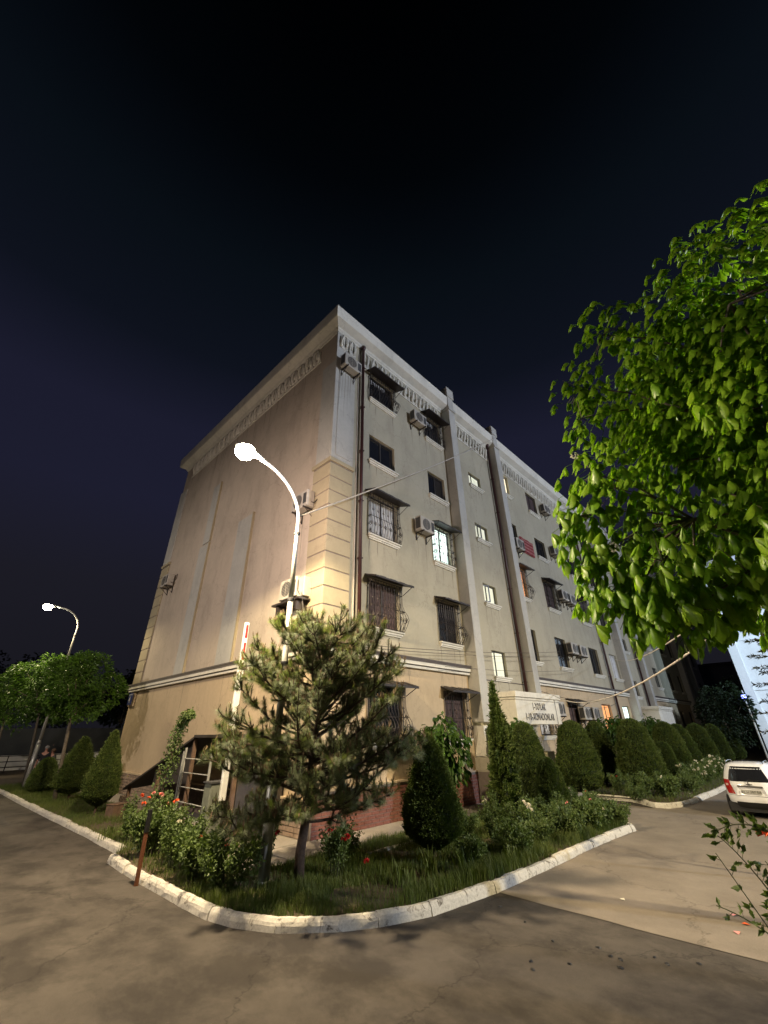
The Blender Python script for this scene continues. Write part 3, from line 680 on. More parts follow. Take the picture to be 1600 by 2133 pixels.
# junction box shelf and cables below the lower gable unit
r = empty('junction_box', (-.02, .72, 5.1), 'grey junction box and shelf with loose cables on the gable near the quoins', 'utility box')
b = MB(); b.box(-.28, -.02, .5, .9, 5.32, 5.86); b.build('box', X['acw'], r, bevel=.01)
b = MB(); b.box(-.45, -.02, .45, 1.75, 5.20, 5.25); b.box(-.40, -.03, .6, .68, 4.95, 5.2); b.box(-.40, -.03, 1.5, 1.58, 4.85, 5.2); b.build('shelf', X['iron'], r)
b = MB(); b.tube([(-.3, .75, 5.8), (-.34, .7, 5.5), (-.25, .62, 5.3), (-.3, .45, 5.0), (-.5, -.1, 4.2), (-.8, -.5, 3.6)], .014, 5); b.tube([(-.3, .55, 5.4), (-.45, .1, 4.6), (-.9, -.35, 3.9)], .010, 4); b.tube([(-.1, .8, 5.2), (-.1, .92, 5.0), (-.1, .92, 4.55)], .010, 4); b.build('cable', X['wired'], r)
# house number plate, banner
r = empty('number_plate', (-.11, 13.1, 3.45), 'dark blue enamel house number plate with a white 4 on the gable edge', 'sign')
b = MB(); b.box(-.125, -.105, 12.86, 13.34, 3.22, 3.68); b.build('plate', X['blue'], r)
t = text('4', 'numeral', X['whitep'], (-.018, .05, -.04), .36, (pi/2, 0, -pi/2), r)
MB().box(-.13, -.126, 12.92, 13.28, 3.60, 3.625).build('caption_line', X['whitep'], r)
MB().box(-.06, 0, 12.8, 13.4, 3.15, 3.74).build('plate_backing', X['salmon'], BL)
r = empty('red_banner', (13.3, -.03, 10.2), 'faded red cloth banner with rows of print between two fourth floor windows', 'banner')
b = MB(); n = 10
b.add([(12.5+1.5*i/n, -.05-.02*sin(i*1.3), z) for z in (10.15, 11.0) for i in range(n+1)], [(i, i+1, n+2+i, n+1+i) for i in range(n)]); b.build('cloth', X['banner'], r)
b = MB()
for j in range(4):
    x = 12.62
    while x < 13.9: w = random.uniform(.04, .11); b.box(x, min(x+w, 13.92), -.085, -.078, 10.24+j*.19, 10.33+j*.19); x += w+.03
b.build('print_rows', X['bannert'], r)

# ---------------------------------------------------------------- street lamps
def street_lamp(base, name_lab, height, armdir, reach, grp, light_h):
    r = empty('street_lamp', (base[0], base[1], 0), name_lab, 'street lamp', grp)
    x, y = base; ax, ay = armdir
    b = MB(); b.tube([(x, y, 0), (x, y, 1.75)], .088, 14); b.tube([(x, y, 1.75), (x, y, 1.9)], [.088, .062], 14); b.tube([(x, y, 1.9), (x, y, height*.62)], [.062, .055], 14)
    b.build('pole', X['galv'], r, smooth=True)
    b = MB(); b.box(x-.13, x+.13, y-.13, y+.13, 0, .11); b.build('base_flange', X['galv'], r, bevel=.01)
    H0 = height*.62; pts = [(x, y, H0)]
    for i in range(0, 13):
        t = i/12; a = t*pi*.52
        pts.append((x+ax*reach*.92*(1-cos(a))*1.0, y+ay*reach*.92*(1-cos(a)), height-.9+.95*sin(a)))
    pts.insert(1, (x, y, height-1.3)); 
    b = MB(); b.tube(pts, [.052, .045]+[.040]*13, 10); b.build('arm', X['galv'], r, smooth=True)
    for z in (height*.45, height*.62, height-1.25):
        b = MB(); b.tube([(x, y, z), (x, y, z+.05)], .068, 12); b.build('clamp', X['acd'], r)
    hx, hy, hz = pts[-1]
    b = MB(); N_ = 16; prof_ = [(-.10, .045, .04), (0, .06, .05), (.15, .09, .07), (.4, .12, .08), (.55, .10, .06), (.62, .04, .03)]
    vs = []
    for s_, w, h in prof_:
        for j in range(N_):
            a = 2*pi*j/N_; u = cos(a)*w; v = sin(a)*h*(1.0 if sin(a) > 0 else .35)
            vs.append((hx+ax*s_-ay*u, hy+ay*s_+ax*u, hz+v+.02))
    fs = [(i*N_+j, i*N_+(j+1) % N_, (i+1)*N_+(j+1) % N_, (i+1)*N_+j) for i in range(len(prof_)-1) for j in range(N_)]+[tuple(range(N_))[::-1], tuple((len(prof_)-1)*N_+j for j in range(N_))]
    b.add(vs, fs); b.build('lamp_head', X['galv'], r, smooth=True)
    b = MB(); b.lathe([(.02, -.20), (.09, -.185), (.15, -.145), (.19, -.085), (.20, -.02), (.18, .04), (.10, .07)], (hx+ax*.40, hy+ay*.40, hz-.008), 20); b.build('lens', X['lens'], r, smooth=True)
    return r
street_lamp((-16, 4.4), 'street lamp added outside the frame across the left road to brighten the gable', 9.4, (1, 0), 1.0, 'lit street lamps', 9)  # unseen post and head added to go with the gable fill
a_ = Vector((-1.54, -.27, 0)).normalized()
L1 = street_lamp((-1.93, -1.47), 'grey street lamp behind the corner pine, its head shining before the gable', 7.15, (a_.x, a_.y), 1.25, 'lit street lamps', 7)
L2 = street_lamp((-2.1, 17.5), 'far street lamp rising out of the round tree on the left', 7.75, (-1, .1), 1.1, 'lit street lamps', 7)
street_lamp((4.6, -18.3), 'street lamp assumed outside the frame at the right of the yard road', 8.8, (0, 1), 1.0, 'lit street lamps', 8)  # unseen post and head added for the assumed yard light

# ---------------------------------------------------------------- foliage generators
def rv(s=1.0): return Vector((random.gauss(0, 1), random.gauss(0, 1), random.gauss(0, 1))).normalized()*s
def frame(d):
    d = d.normalized(); a = Vector((0,0,1)) if abs(d.z) < .93 else Vector((1,0,0)); u = d.cross(a).normalized(); return d, u, u.cross(d)
def leaf(b, p, d, ln, wd, fold=.25, mi=0, roll=None):
    d, u, n = frame(d)
    if roll is None: roll = random.uniform(0, 2*pi)
    u2 = u*cos(roll)+n*sin(roll); n2 = d.cross(u2)
    m1 = p+d*ln*.42; tip = p+d*ln-n2*ln*.12
    b.add([tuple(p), tuple(m1+u2*wd*.5+n2*wd*fold), tuple(tip), tuple(m1-u2*wd*.5+n2*wd*fold)], [(0,1,2), (0,2,3)], mi)
def big_leaf(b, p, d, side, ln, wd, droop, mi=0):
    # obovate leaflet, folded on its midrib and drooping; 12 triangles or so
    d = d.normalized(); s = (side-d*side.dot(d)).normalized(); n = d.cross(s)
    prof_ = [(0, .0), (.12, .09), (.32, .27), (.54, .45), (.70, .50), (.84, .36), (.94, .10), (1.0, 0)]
    c = []; q = p.copy(); dd = d.copy(); pt = 0
    vs = []
    for t, w in prof_:
        q = q+dd*(t-pt)*ln; pt = t; dd = (dd+Vector((0, 0, -1))*droop*.33).normalized(); nn = dd.cross(s).normalized()
        up = nn*wd*w*.42
        vs += [tuple(q+s*wd*w+up), tuple(q), tuple(q-s*wd*w+up)]
    fs = []
    for i in range(len(prof_)-1):
        a = 3*i; fs += [(a, a+1, a+4, a+3), (a+1, a+2, a+5, a+4)]
    b.add(vs, fs, mi)
def palmate(b, p, out, size, droop=.5, nl=None, mi=0):
    out = out.normalized(); s = out.cross(Vector((0,0,1)));
    if s.length < .1: s = Vector((1,0,0))
    s.normalize(); nl = nl or random.choice((5, 5, 6, 7))
    base = p+out*size*.25; up = s.cross(out)
    b.tube([tuple(p-out*size*.35), tuple(base)], .0035, 3, mi, cap=False)
    for i in range(nl):
        a = (i-(nl-1)/2)/(nl-1)*2*radians(88)
        d = out*cos(a)+s*sin(a)+Vector((0,0,-.45-.6*random.random())); l_ = size*(1-.32*abs(a)/radians(100))*random.uniform(.88, 1.1)
        sd = (s*cos(a)-out*sin(a)+rv(.25)); big_leaf(b, base, d, sd, l_, l_*.36, droop*random.uniform(.7, 1.5), mi)
def crown_points(c, rad, n, lobes=14, lr=.42, shell=.55, seed=0):
    rnd = random.Random(seed); c = Vector(c); L_ = []
    for i in range(lobes):
        zz = -1+2*(i+.5)/lobes; a = i*2.4+rnd.uniform(-.3, .3); q = sqrt(max(0, 1-zz*zz)); k = rnd.uniform(.48, .80)
        L_.append((Vector((q*cos(a)*rad[0]*k, q*sin(a)*rad[1]*k, zz*rad[2]*k)), rnd.uniform(lr*.8, lr*1.25)))
    out = []
    for i in range(n):
        l, k = rnd.choice(L_); v = Vector((rnd.gauss(0, 1), rnd.gauss(0, 1), rnd.gauss(0, 1))).normalized(); t = rnd.uniform(shell, 1)**.6
        p = c+l+Vector((v.x*rad[0]*k*t, v.y*rad[1]*k*t, v.z*rad[2]*k*t)); out.append((p, (p-c).normalized()*.5+v*.5))
    return out, [c+l for l, k in L_]
def limbs(b, base, fork, tips, r0, r1):
    base, fork = Vector(base), Vector(fork); m = base.lerp(fork, .5)+Vector((random.uniform(-.06, .06), random.uniform(-.06, .06), 0))
    b.tube([base, m, fork], [r0, r0*.85, r0*.72], 9)
    for t in tips:
        k = fork.lerp(t, .45)+Vector((0, 0, .12*(t-fork).length)); b.tube([fork-Vector((0,0,.05)), k, t], [r1, r1*.6, r1*.2], 5, cap=False)

# ---- pine at the corner
PX, PY = -1.70, -2.04
PN = empty('pine_tree', (PX, PY, .1), 'bushy young pine with long needles and upright candles at the corner of the bed', 'tree')
vdir = Vector((PX+6.475, PY+8.474, 0)).normalized(); side = Vector((vdir.y, -vdir.x, 0))
tr = [Vector((PX, PY, .02)), Vector((PX, PY, .5))+side*.0, Vector((PX, PY, 1.1))+side*.08, Vector((PX, PY, 1.9))+side*.10, Vector((PX, PY, 2.5))+side*.20, Vector((PX, PY, 3.1))+side*.27, Vector((PX, PY, 3.72))+side*.24]
b = MB(); b.tube(tr, [.088, .075, .066, .055, .045, .03, .014], 10); b.build('trunk', X['bark'], PN, smooth=True)
def on_trunk(z):
    for a, c in zip(tr, tr[1:]):
        if a.z <= z <= c.z: return a.lerp(c, (z-a.z)/(c.z-a.z))
    return tr[-1].copy()
NB = MB(); BB = MB(); CB = MB(); rnd = random.Random(3)
def needles(p, q, dens, ln=.10):
    d = (q-p); n = int(d.length*dens); dn = d.normalized()
    for i in range(n):
        t = rnd.random()**.8; o_ = p.lerp(q, t); v = Vector((rnd.gauss(0,1), rnd.gauss(0,1), rnd.gauss(0,1))); v = (v-dn*v.dot(dn)).normalized()
        dr = (dn*rnd.uniform(.15, 1.0)+v).normalized(); l_ = ln*rnd.uniform(.65, 1.25); w = dr.cross(v+dn*.3).normalized()*.0019
        e_ = o_+dr*l_+Vector((0, 0, -.014)); NB.add([tuple(o_-w), tuple(o_+w), tuple(e_)], [(0, 1, 2)])
def shoot(p, d, ln, lvl):
    q1 = p+d*ln*.5; d2 = (d+Vector((0, 0, .45))).normalized(); q2 = q1+d2*ln*.5
    BB.tube([tuple(p), tuple(q1), tuple(q2)], [.011 if lvl else .02, .009 if lvl else .013, .005], 4, cap=False)
    needles(p+(q1-p)*(.3 if lvl else .45), q1, 520 if lvl else 300); needles(q1, q2, 1250)
    c = q2; h = rnd.uniform(.05, .13)
    for k in range(rnd.choice((1, 1, 2, 3))):
        o_ = Vector((rnd.uniform(-.02, .02), rnd.uniform(-.02, .02), 0)); hh = h*rnd.uniform(.6, 1)
        CB.tube([tuple(c), tuple(c+o_*1.4+Vector((0, 0, hh*.6))), tuple(c+o_*1.6+Vector((0, 0, hh)))], [.006, .009, .003], 4)
    return q1, q2
z = .86; k = 0
while z < 3.66:
    p0 = on_trunk(z); t = max(0, (z-.95)/2.7)
    rad = (1.55+.55*min(1, t/.28)) if t < .28 else 2.10-1.45*((t-.28)/.72)**1.7
    az = k*2.399+rnd.uniform(-.3, .3); d = Vector((cos(az), sin(az), 0)); along = abs(d.dot(side))
    R_ = rad*(.70+.30*along)*rnd.uniform(.72, 1.0); rise = rnd.uniform(-.12, .25) if t < .35 else rnd.uniform(.25, .85)
    n = max(3, int(R_/.21)); prev = p0; dirn = (d+Vector((0, 0, rise))).normalized(); pts = [tuple(p0)]
    for i in range(n):
        nd = (dirn+Vector((0, 0, .10*i/n))+rv(.17)).normalized(); q = prev+nd*R_/n; pts.append(tuple(q))
        if i >= n*.12:
            for s_ in (-1, 1, rnd.choice((-1, 1))):
                sd = (nd.cross(Vector((0,0,1)))*s_*rnd.uniform(.3, 1)+nd*rnd.uniform(.2, .9)+Vector((0,0,rnd.uniform(-.45, .7)))).normalized(); l_ = rnd.uniform(.14, .36)*(1.1-.4*i/n)
                q1, q2 = shoot(q, sd, l_, 1)
                if rnd.random() < .95: shoot(q1, (sd+rv(.7)+Vector((0,0,.3))).normalized(), l_*.55, 1)
            if rnd.random() < .7: shoot(q, (Vector((0,0,1))+nd*.5+rv(.4)).normalized(), rnd.uniform(.15, .3), 1)
        prev = q; dirn = nd
    needles(Vector(pts[-3]), Vector(pts[-1]), 420); shoot(prev, dirn, .26, 1)
    BB.tube(pts, [.026*(1-.7*i/len(pts)) for i in range(len(pts))], 5, cap=False)
    z += .0255+.005*t; k += 1
shoot(tr[-1], Vector((0, 0, 1)), .25, 1)
# a second leader on the right, as tall as the first
p0 = on_trunk(2.5); q = p0+side*.55+Vector((0, 0, .5)); q3 = q+side*.28+Vector((0, 0, .40))
BB.tube([tuple(p0), tuple(q), tuple(q3)], [.03, .022, .012], 5)
for i in range(16):
    t = i/15; c_ = p0.lerp(q, t*2) if t < .5 else q.lerp(q3, t*2-1); a = i*2.4; shoot(c_, Vector((cos(a), sin(a), .7)).normalized(), rnd.uniform(.24, .42), 1)
shoot(q3, Vector((0, 0, 1)), .25, 1)
BB.build('branches', X['bark'], PN); tag(NB.build('needles', X['needle'], PN), kind='stuff'); tag(CB.build('candles', X['candle'], PN), kind='stuff')

# ---- the chestnut tree on the right, near the camera
CT = empty('chestnut_tree', (-.35, -9.3, 0), 'large leafed chestnut tree hanging into the picture on the right, lit bright green', 'tree')
pts_, lobes_ = crown_points((-.28, -9.45, 5.5), (2.0, 2.05, 2.85), 7600, 26, .40, .25, 5)
b = MB(); limbs(b, (-.30, -9.6, 0), (-.30, -9.5, 2.7), lobes_, .17, .07)
for i in range(70):
    p_, o_ = pts_[i*9]; q = min(lobes_, key=lambda l: (l-p_).length); b.tube([tuple(q), tuple(q.lerp(p_, .6)+Vector((0,0,.05))), tuple(p_)], [.018, .012, .005], 4, cap=False)
b.build('trunk', X['bark2'], CT, smooth=True)
camp = Vector((-6.475, -8.474, 2.1))
extra = [((-1.55, -7.0, 3.3), .45), ((-1.45, -7.2, 3.9), .5), ((-1.5, -7.35, 4.6), .5), ((-1.3, -7.3, 3.2), .5), ((-1.3, -7.6, 2.85), .4), ((-1.2, -7.9, 2.95), .45), ((-1.1, -8.3, 3.0), .5), ((-1.74, -6.95, 3.75), .35), ((-1.60, -7.15, 3.05), .45), ((-1.62, -7.3, 2.95), .4), ((-1.6, -7.7, 2.9), .4), ((-1.72, -7.2, 4.8), .5), ((-1.6, -7.25, 5.7), .5), ((-1.55, -7.8, 6.9), .5), ((-1.5, -7.3, 6.3), .4), ((-1.7, -6.95, 4.3), .4), ((-1.75, -7.6, 3.5), .5), ((-1.5, -8.2, 3.2), .5)]
for c_, r_ in extra:
    for i in range(40):
        v = rv(r_*random.uniform(.2, 1)); pts_.append((Vector(c_)+Vector((.05, -.20, .06+.35*max(0, 3.6-c_[2])))+v, v.normalized()*.6+Vector((-.5, .3, -.3))))
for i in range(24):
    zz = random.uniform(-.8, .55); a = random.uniform(radians(95), radians(215)); q = sqrt(1-zz*zz); d_ = Vector((q*cos(a)*2.0, q*sin(a)*2.05, zz*2.85)); c_ = Vector((-.28, -9.45, 5.5))+d_*random.uniform(1.0, 1.12)
    for j in range(9): v = rv(.24*random.uniform(.2, 1)); pts_.append((c_+v+Vector((0, 0, -.12*j/9)), v.normalized()*.6+d_.normalized()*.6+Vector((0, 0, -.3))))
tree_tw = MB()
for c_, r_ in extra:
    c_ = tuple(Vector(c_)+Vector((.05, -.20, .06+.22*max(0, 3.6-c_[2]))))
    q = min(lobes_, key=lambda l: (l-Vector(c_)).length); tree_tw.tube([tuple(q), tuple(q.lerp(Vector(c_), .5)+Vector((0,0,.1))), c_], [.02, .014, .007], 4, cap=False)
    for i in range(7): tree_tw.tube([c_, tuple(Vector(c_)+rv(r_*.6))], [.006, .003], 3, cap=False)
tag(tree_tw.build('twigs', X['bark2'], CT), kind='stuff')
pts_ = [(p, o_) for p, o_ in pts_ if (p-camp).length > 2.4 and (p.z-2.1) > (.135+.10*noise.noise(Vector((p.x*2.2, p.y*2.2, 3.1))))*((p.xy-camp.xy).length) and noise.noise(p*1.25)+.35*noise.noise(p*3.1) > -.42]
# visible from the camera and near: the first 300 become single leaves
def vis(p):
    v = p-camp; return (v.dot(fw) > 0) and (v.dot(rr)/v.dot(fw) < .98)
near = sorted([q for q in pts_ if vis(q[0])], key=lambda q: (q[0]-camp).length)[:300]; ids = {id(q) for q in near}
variants = []
for i in range(8):
    m_ = MB(); palmate(m_, Vector((0,0,0)), Vector((1, 0, -.15)), .218, .55+.08*i, None); variants.append(m_.mesh('leaf', X['chest'], True))
mass = MB()
for q in pts_:
    p, o_ = q; o_ = Vector((o_.x, o_.y, o_.z*.35-.25)).normalized(); s_ = random.uniform(.72, 1.15)
    if id(q) in ids:
        l = bpy.data.objects.new('leaf', random.choice(variants)); COL.objects.link(l); l.parent = CT; l.location = p-Vector(CT.location)
        l.rotation_euler = (random.uniform(-.4, .4), random.uniform(-.1, .6), atan2(o_.y, o_.x)+random.uniform(-.5, .5)); l.scale = (s_, s_, s_)
    else: palmate(mass, p, o_+rv(.25), .205*s_, .6)
tag(mass.build('leaf_mass', X['chest2'], CT, smooth=True), kind='stuff')
for p in ((-2.02, -7.35, 4.95), (-1.9, -7.45, 3.78)):
    m_ = MB()
    for i in range(16): v = rv(.045); m_.lathe([(.0, -.014), (.013, 0), (.0, .014)], (p[0]+v.x, p[1]+v.y, p[2]+v.z), 5)
    m_.build('blossom', X['petal_w'], CT)

# ---- broad-leaved trees and shrubs
def broad_tree(loc, c, rad, n, size, label, trunk_r=.07, mname='broad', lean=0, seed=1, group=None, name='broadleaf_tree', lobes=12, big=False):
    r = empty(name, (loc[0], loc[1], .1), label, 'tree', group)
    P_, L_ = crown_points(c, rad, n, lobes, .42, .5, seed)
    b = MB(); limbs(b, (loc[0], loc[1], .05), (c[0]*.8+loc[0]*.2, c[1]*.8+loc[1]*.2, c[2]-rad[2]*.75), L_, trunk_r, trunk_r*.45); b.build('trunk', X['bark2'], r, smooth=True)
    m_ = MB()
    fq = 2.2/max(rad)
    for p, o_ in P_:
        if not big and noise.noise(p*fq+Vector((seed, 0, 0)))+.5*noise.noise(p*fq*2.6) < -.16: continue
        d = Vector((o_.x, o_.y, o_.z*.3-.35))+rv(.35); s = size*random.uniform(.7, 1.25)
        if big: s_ = rv(); big_leaf(m_, p, d, s_ if s_.cross(d).length > .2 else Vector((0,0,1)).cross(d), s, s*.5, .5)
        else: leaf(m_, p, d, s, s*.55, .22)
    tag(m_.build('leaves', X[mname], r), kind='stuff'); return r
broad_tree((-2.05, 18.1), (-2.45, 18.2, 4.25), (2.1, 1.9, 1.6), 10500, .14, 'round crowned broadleaf tree farthest left behind the far street lamp', seed=2, group='street trees along the left kerb')
broad_tree((-2.2, 11.2), (-2.45, 11.6, 3.7), (1.3, 1.5, 1.4), 10500, .13, 'round crowned broadleaf tree nearest the building among the left row', seed=4, group='street trees along the left kerb')
broad_tree((-2.6, 24.5), (-2.9, 24.5, 4.1), (1.9, 1.9, 1.8), 6000, .16, 'dark broadleaf tree behind the first two on the left', seed=6, group='street trees along the left kerb')
broad_tree((.6, -12.7), (.6, -12.7, 4.6), (1.7, 1.5, 1.5), 2600, .16, 'broadleaf tree added outside the picture right of the camera to shade the road', seed=8, group='unseen trees added for road shade')  # unseen tree added so that its shadow darkens the road
for i, (x, y, h, rd) in enumerate([(-9.5, 52, 9.5, 3.8), (-3.5, 56, 11, 4.2), (3.0, 50, 10.5, 3.6), (7.5, 40, 8.5, 2.6), (-16, 55, 9, 4)]):
    broad_tree((x, y), (x, y, h*.62), (rd, rd, h*.36), 5200, .34, ('tall dark tree behind the road, %s' % ('second from the left', 'in the middle behind the lit lamp', 'third from the left', 'closest to the gable edge', 'at the far left')[i]), .18, seed=10+i, mname='dleaf', group='tall dark trees across the road')
for i, (x, y, h, rd) in enumerate([(31, -3.6, 5.0, 1.6), (36, -4.6, 5.6, 2.0), (44, -6.5, 5.0, 2.4), (52, -10, 5.5, 2.6), (34, -9.5, 3.4, 1.5)]):
    broad_tree((x, y), (x, y, h*.56), (rd, rd, h*.44), 5000, .22, ('dark leafy tree at the yard end, %s' % ('against the last bay of the block', 'in front of the pale blue end strip', 'below the low grey building', 'farthest back', 'just above the white car')[i]), .10, seed=20+i, mname='dleaf', group='dark trees at the end of the yard')
SH = [((3.35, -1.0), (3.35, -1.05, 1.62), (.70, .62, .80), 1500, 'glossy large leafed small tree behind the big clipped cone'),
      ((6.9, -1.35), (6.85, -1.4, 1.88), (.52, .5, .50), 1100, 'drooping large leafed small tree with pale bare trunk behind the slender cypress'),
      ((15.6, -1.6), (15.6, -1.6, 1.95), (.75, .7, .72), 1500, 'drooping leafy small tree under the orange lit window'),
      ((20.3, -1.7), (20.3, -1.7, 1.9), (.75, .7, .7), 1300, 'drooping leafy small tree in front of the second entrance canopy')]
for i, (l, c, rd, n, lab) in enumerate(SH):
    broad_tree(l, c, rd, n, .17, lab, .035, seed=30+i, group='small round trees along the wall', name='small_tree', big=True, lobes=9)

# ---- clipped thujas: a dark inner cone, thousands of flat sprays
def thuja_mesh(prof_, n, seed, spray=.05, rough=.03):
    rnd_ = random.Random(seed); m_ = MB(); H_ = prof_[-1][1]
    def R_(z, a):
        for (r0_, z0_), (r1_, z1_) in zip(prof_, prof_[1:]):
            if z0_ <= z <= z1_: r = r0_+(r1_-r0_)*(z-z0_)/(z1_-z0_); break
        else: r = 0
        return r*(1+rough*3*noise.noise(Vector((cos(a)*1.5+seed, sin(a)*1.5, z*2.2)))+rough*2.6*noise.noise(Vector((cos(a)*4, sin(a)*4+seed, z*9+3))))
    for i in range(n):
        while True:
            z = rnd_.uniform(prof_[0][1], H_)
            a = rnd_.uniform(0, 2*pi); r = R_(z, a)
            if rnd_.random() < r/max(p[0] for p in prof_)+.05: break
        o_ = Vector((cos(a), sin(a), .0)); p = Vector((cos(a)*r, sin(a)*r, z))-o_*rnd_.uniform(0, .05)
        if rnd_.random() < .05: p = p+o_*rnd_.uniform(.03, .075)+Vector((0, 0, .02))
        d = (o_*.8+Vector((0, 0, rnd_.uniform(.1, 1.0)))+rv(.5)).normalized(); s = spray*rnd_.uniform(.6, 1.35)
        leaf(m_, p, d, s, s*.42, .1, 0, rnd_.uniform(0, 6.28))
    me = m_.mesh('foliage', X['thuja'])
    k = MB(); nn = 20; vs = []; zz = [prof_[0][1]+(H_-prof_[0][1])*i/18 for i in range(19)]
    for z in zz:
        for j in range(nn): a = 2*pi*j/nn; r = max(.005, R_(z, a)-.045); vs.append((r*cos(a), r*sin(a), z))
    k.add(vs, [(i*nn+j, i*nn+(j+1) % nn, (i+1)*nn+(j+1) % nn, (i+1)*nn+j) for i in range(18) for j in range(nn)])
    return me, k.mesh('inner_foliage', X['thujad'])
PR_A = [(.10, .22), (.40, .30), (.98, .55), (1.0, .8), (.86, 1.2), (.60, 1.7), (.34, 2.1), (.14, 2.36), (.02, 2.42)]
PR_B = [(.55, .10), (.92, .25), (1.0, .5), (.92, 1.0), (.76, 1.5), (.56, 1.9), (.30, 2.14), (.05, 2.22)]
TM = [thuja_mesh([(r*.52, z) for r, z in PR_A], 30000, 1, .05, .045), thuja_mesh([(r*.70, z) for r, z in PR_B], 30000, 2, .055, .045), thuja_mesh([(r*.70, z*.96) for r, z in PR_B], 30000, 3, .055, .05),
      thuja_mesh([(.10, .1), (.22, .3), (.28, .8), (.22, 1.3), (.235, 1.7), (.14, 2.1), (.07, 2.5), (.05, 2.75), (.012, 3.05)], 20000, 4, .07, .22)]
def thuja(k, loc, s, sz, label, name='clipped_thuja', group='clipped thujas beside the block', rz=0):
    r = empty(name, (loc[0], loc[1], .1), label, 'shrub' if name != 'cypress' else 'tree', group, rz)
    f, i_ = TM[k]
    for nm, me in (('foliage', f), ('inner_foliage', i_)):
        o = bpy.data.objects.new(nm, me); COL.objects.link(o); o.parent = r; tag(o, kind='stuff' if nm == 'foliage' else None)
    r.scale = (s, s, sz)
    b = MB(); b.tube([(0, 0, -.08), (0, 0, .4)], .035, 7); o = b.build('trunk', X['bark'], None); o.parent = r
    return r
thuja(0, (.50, -2.87), .98, .80, 'big clipped cone with a pointed top and bare stem, alone in the bed')
thuja(3, (3.52, -2.62), 1, 1.0, 'slender dark cypress spire in front of the entrance canopy', 'cypress', None)
thuja(1, (5.9, -2.05), .80, .97, 'dark broad cone right behind the slender cypress'); thuja(2, (5.35, -2.85), .58, .62, 'small rough cone in front of the dark broad one', rz=1)
thuja(2, (10.75, -1.45), 1.05, 1.05, 'fat clipped cone first left after the entrance path', rz=2)
thuja(1, (13.4, -1.35), .9, 1.0, 'clipped cone tucked behind the first fat one after the path', rz=3)
thuja(1, (12.9, -2.9), 1.08, 1.03, 'largest clipped cone at the centre of the right hand row', rz=4)
thuja(2, (15.7, -3.1), .66, .68, 'low clipped cone right of the largest one', rz=5)
thuja(2, (17.2, -3.0), 1.0, 1.03, 'third large cone of the receding row', rz=6)
thuja(1, (20.6, -2.75), 1.0, .95, 'fourth large cone of the receding row', rz=7)
thuja(2, (24.0, -2.95), 1.0, 1.0, 'fifth large cone of the receding row', rz=8)
thuja(1, (27.6, -3.1), .95, .95, 'sixth cone of the receding row', rz=9); thuja(1, (31, -3.3), .95, .95, 'last visible cone of the receding row', rz=10)
thuja(0, (-2.0, 7.3), .85, .87, 'narrow thuja at the left edge of the gable', group='thujas on the left verge'); thuja(0, (-1.8, 11.3), 1.15, .80, 'wide leaning thuja under the left trees', group='thujas on the left verge', rz=2)
thuja(1, (-2.0, 15.0), .70, .54, 'small dark dome shaped thuja in front of the two people', group='thujas on the left verge', rz=3)

# ---- rose bushes and kerbside shrubs
def bush_mesh(r, h, n, seed, lf=.045, open_=0.0):
    rnd_ = random.Random(seed); m_ = MB(); st = MB(); tips = []
    for i in range(max(8, int(26*r/.5))):
        a = rnd_.uniform(0, 2*pi); q = r*sqrt(rnd_.random()); hh = h*rnd_.uniform(.6, 1.12)*(1-.25*q/r)
        p0 = Vector((cos(a)*q*.3, sin(a)*q*.3, 0)); p2 = Vector((cos(a)*q, sin(a)*q, hh)); p1 = p0.lerp(p2, .5)+Vector((0, 0, h*.12))+rv(.04)
        st.tube([p0, p1, p2], [.007, .005, .003], 3, cap=False); tips.append(p2); k = int(n/26/max(.4, r/.5))
        for j in range(k):
            t = rnd_.uniform(.12, 1)**.8; c_ = p0.lerp(p1, t*2) if t < .5 else p1.lerp(p2, t*2-1)
            c_ = c_+rv(rnd_.uniform(.01, .11)); d = Vector((cos(a), sin(a), 0))*.4+rv(.8)+Vector((0,0,.1)); s = lf*rnd_.uniform(.7, 1.35); leaf(m_, c_, d, s, s*.62, .2)
    return m_.mesh('leaves', X['rose']), st.mesh('stems', X['stem']), tips
BM = [bush_mesh(.50, .80, 3000, 1, .055), bush_mesh(.44, .66, 2600, 2, .055), bush_mesh(.36, 1.0, 1800, 3, .05), bush_mesh(.52, .62, 2800, 4, .075)]
FM = {}
for k_, c_ in (('o', 'petal_o'), ('r', 'petal_r'), ('p', 'petal_p'), ('w', 'petal_w')):
    m_ = MB(); rnd_ = random.Random(5)
    for i in range(16):
        a = i*2.4; t = i/16; q = .012+.028*t; el = 1.2-1.1*t
        p = Vector((cos(a)*q*.5, sin(a)*q*.5, .012)); d = Vector((cos(a)*cos(el), sin(a)*cos(el), sin(el))); leaf(m_, p, d, .04, .042, .3, 0, pi/2)
    FM[k_] = m_.mesh('flower', X[c_])
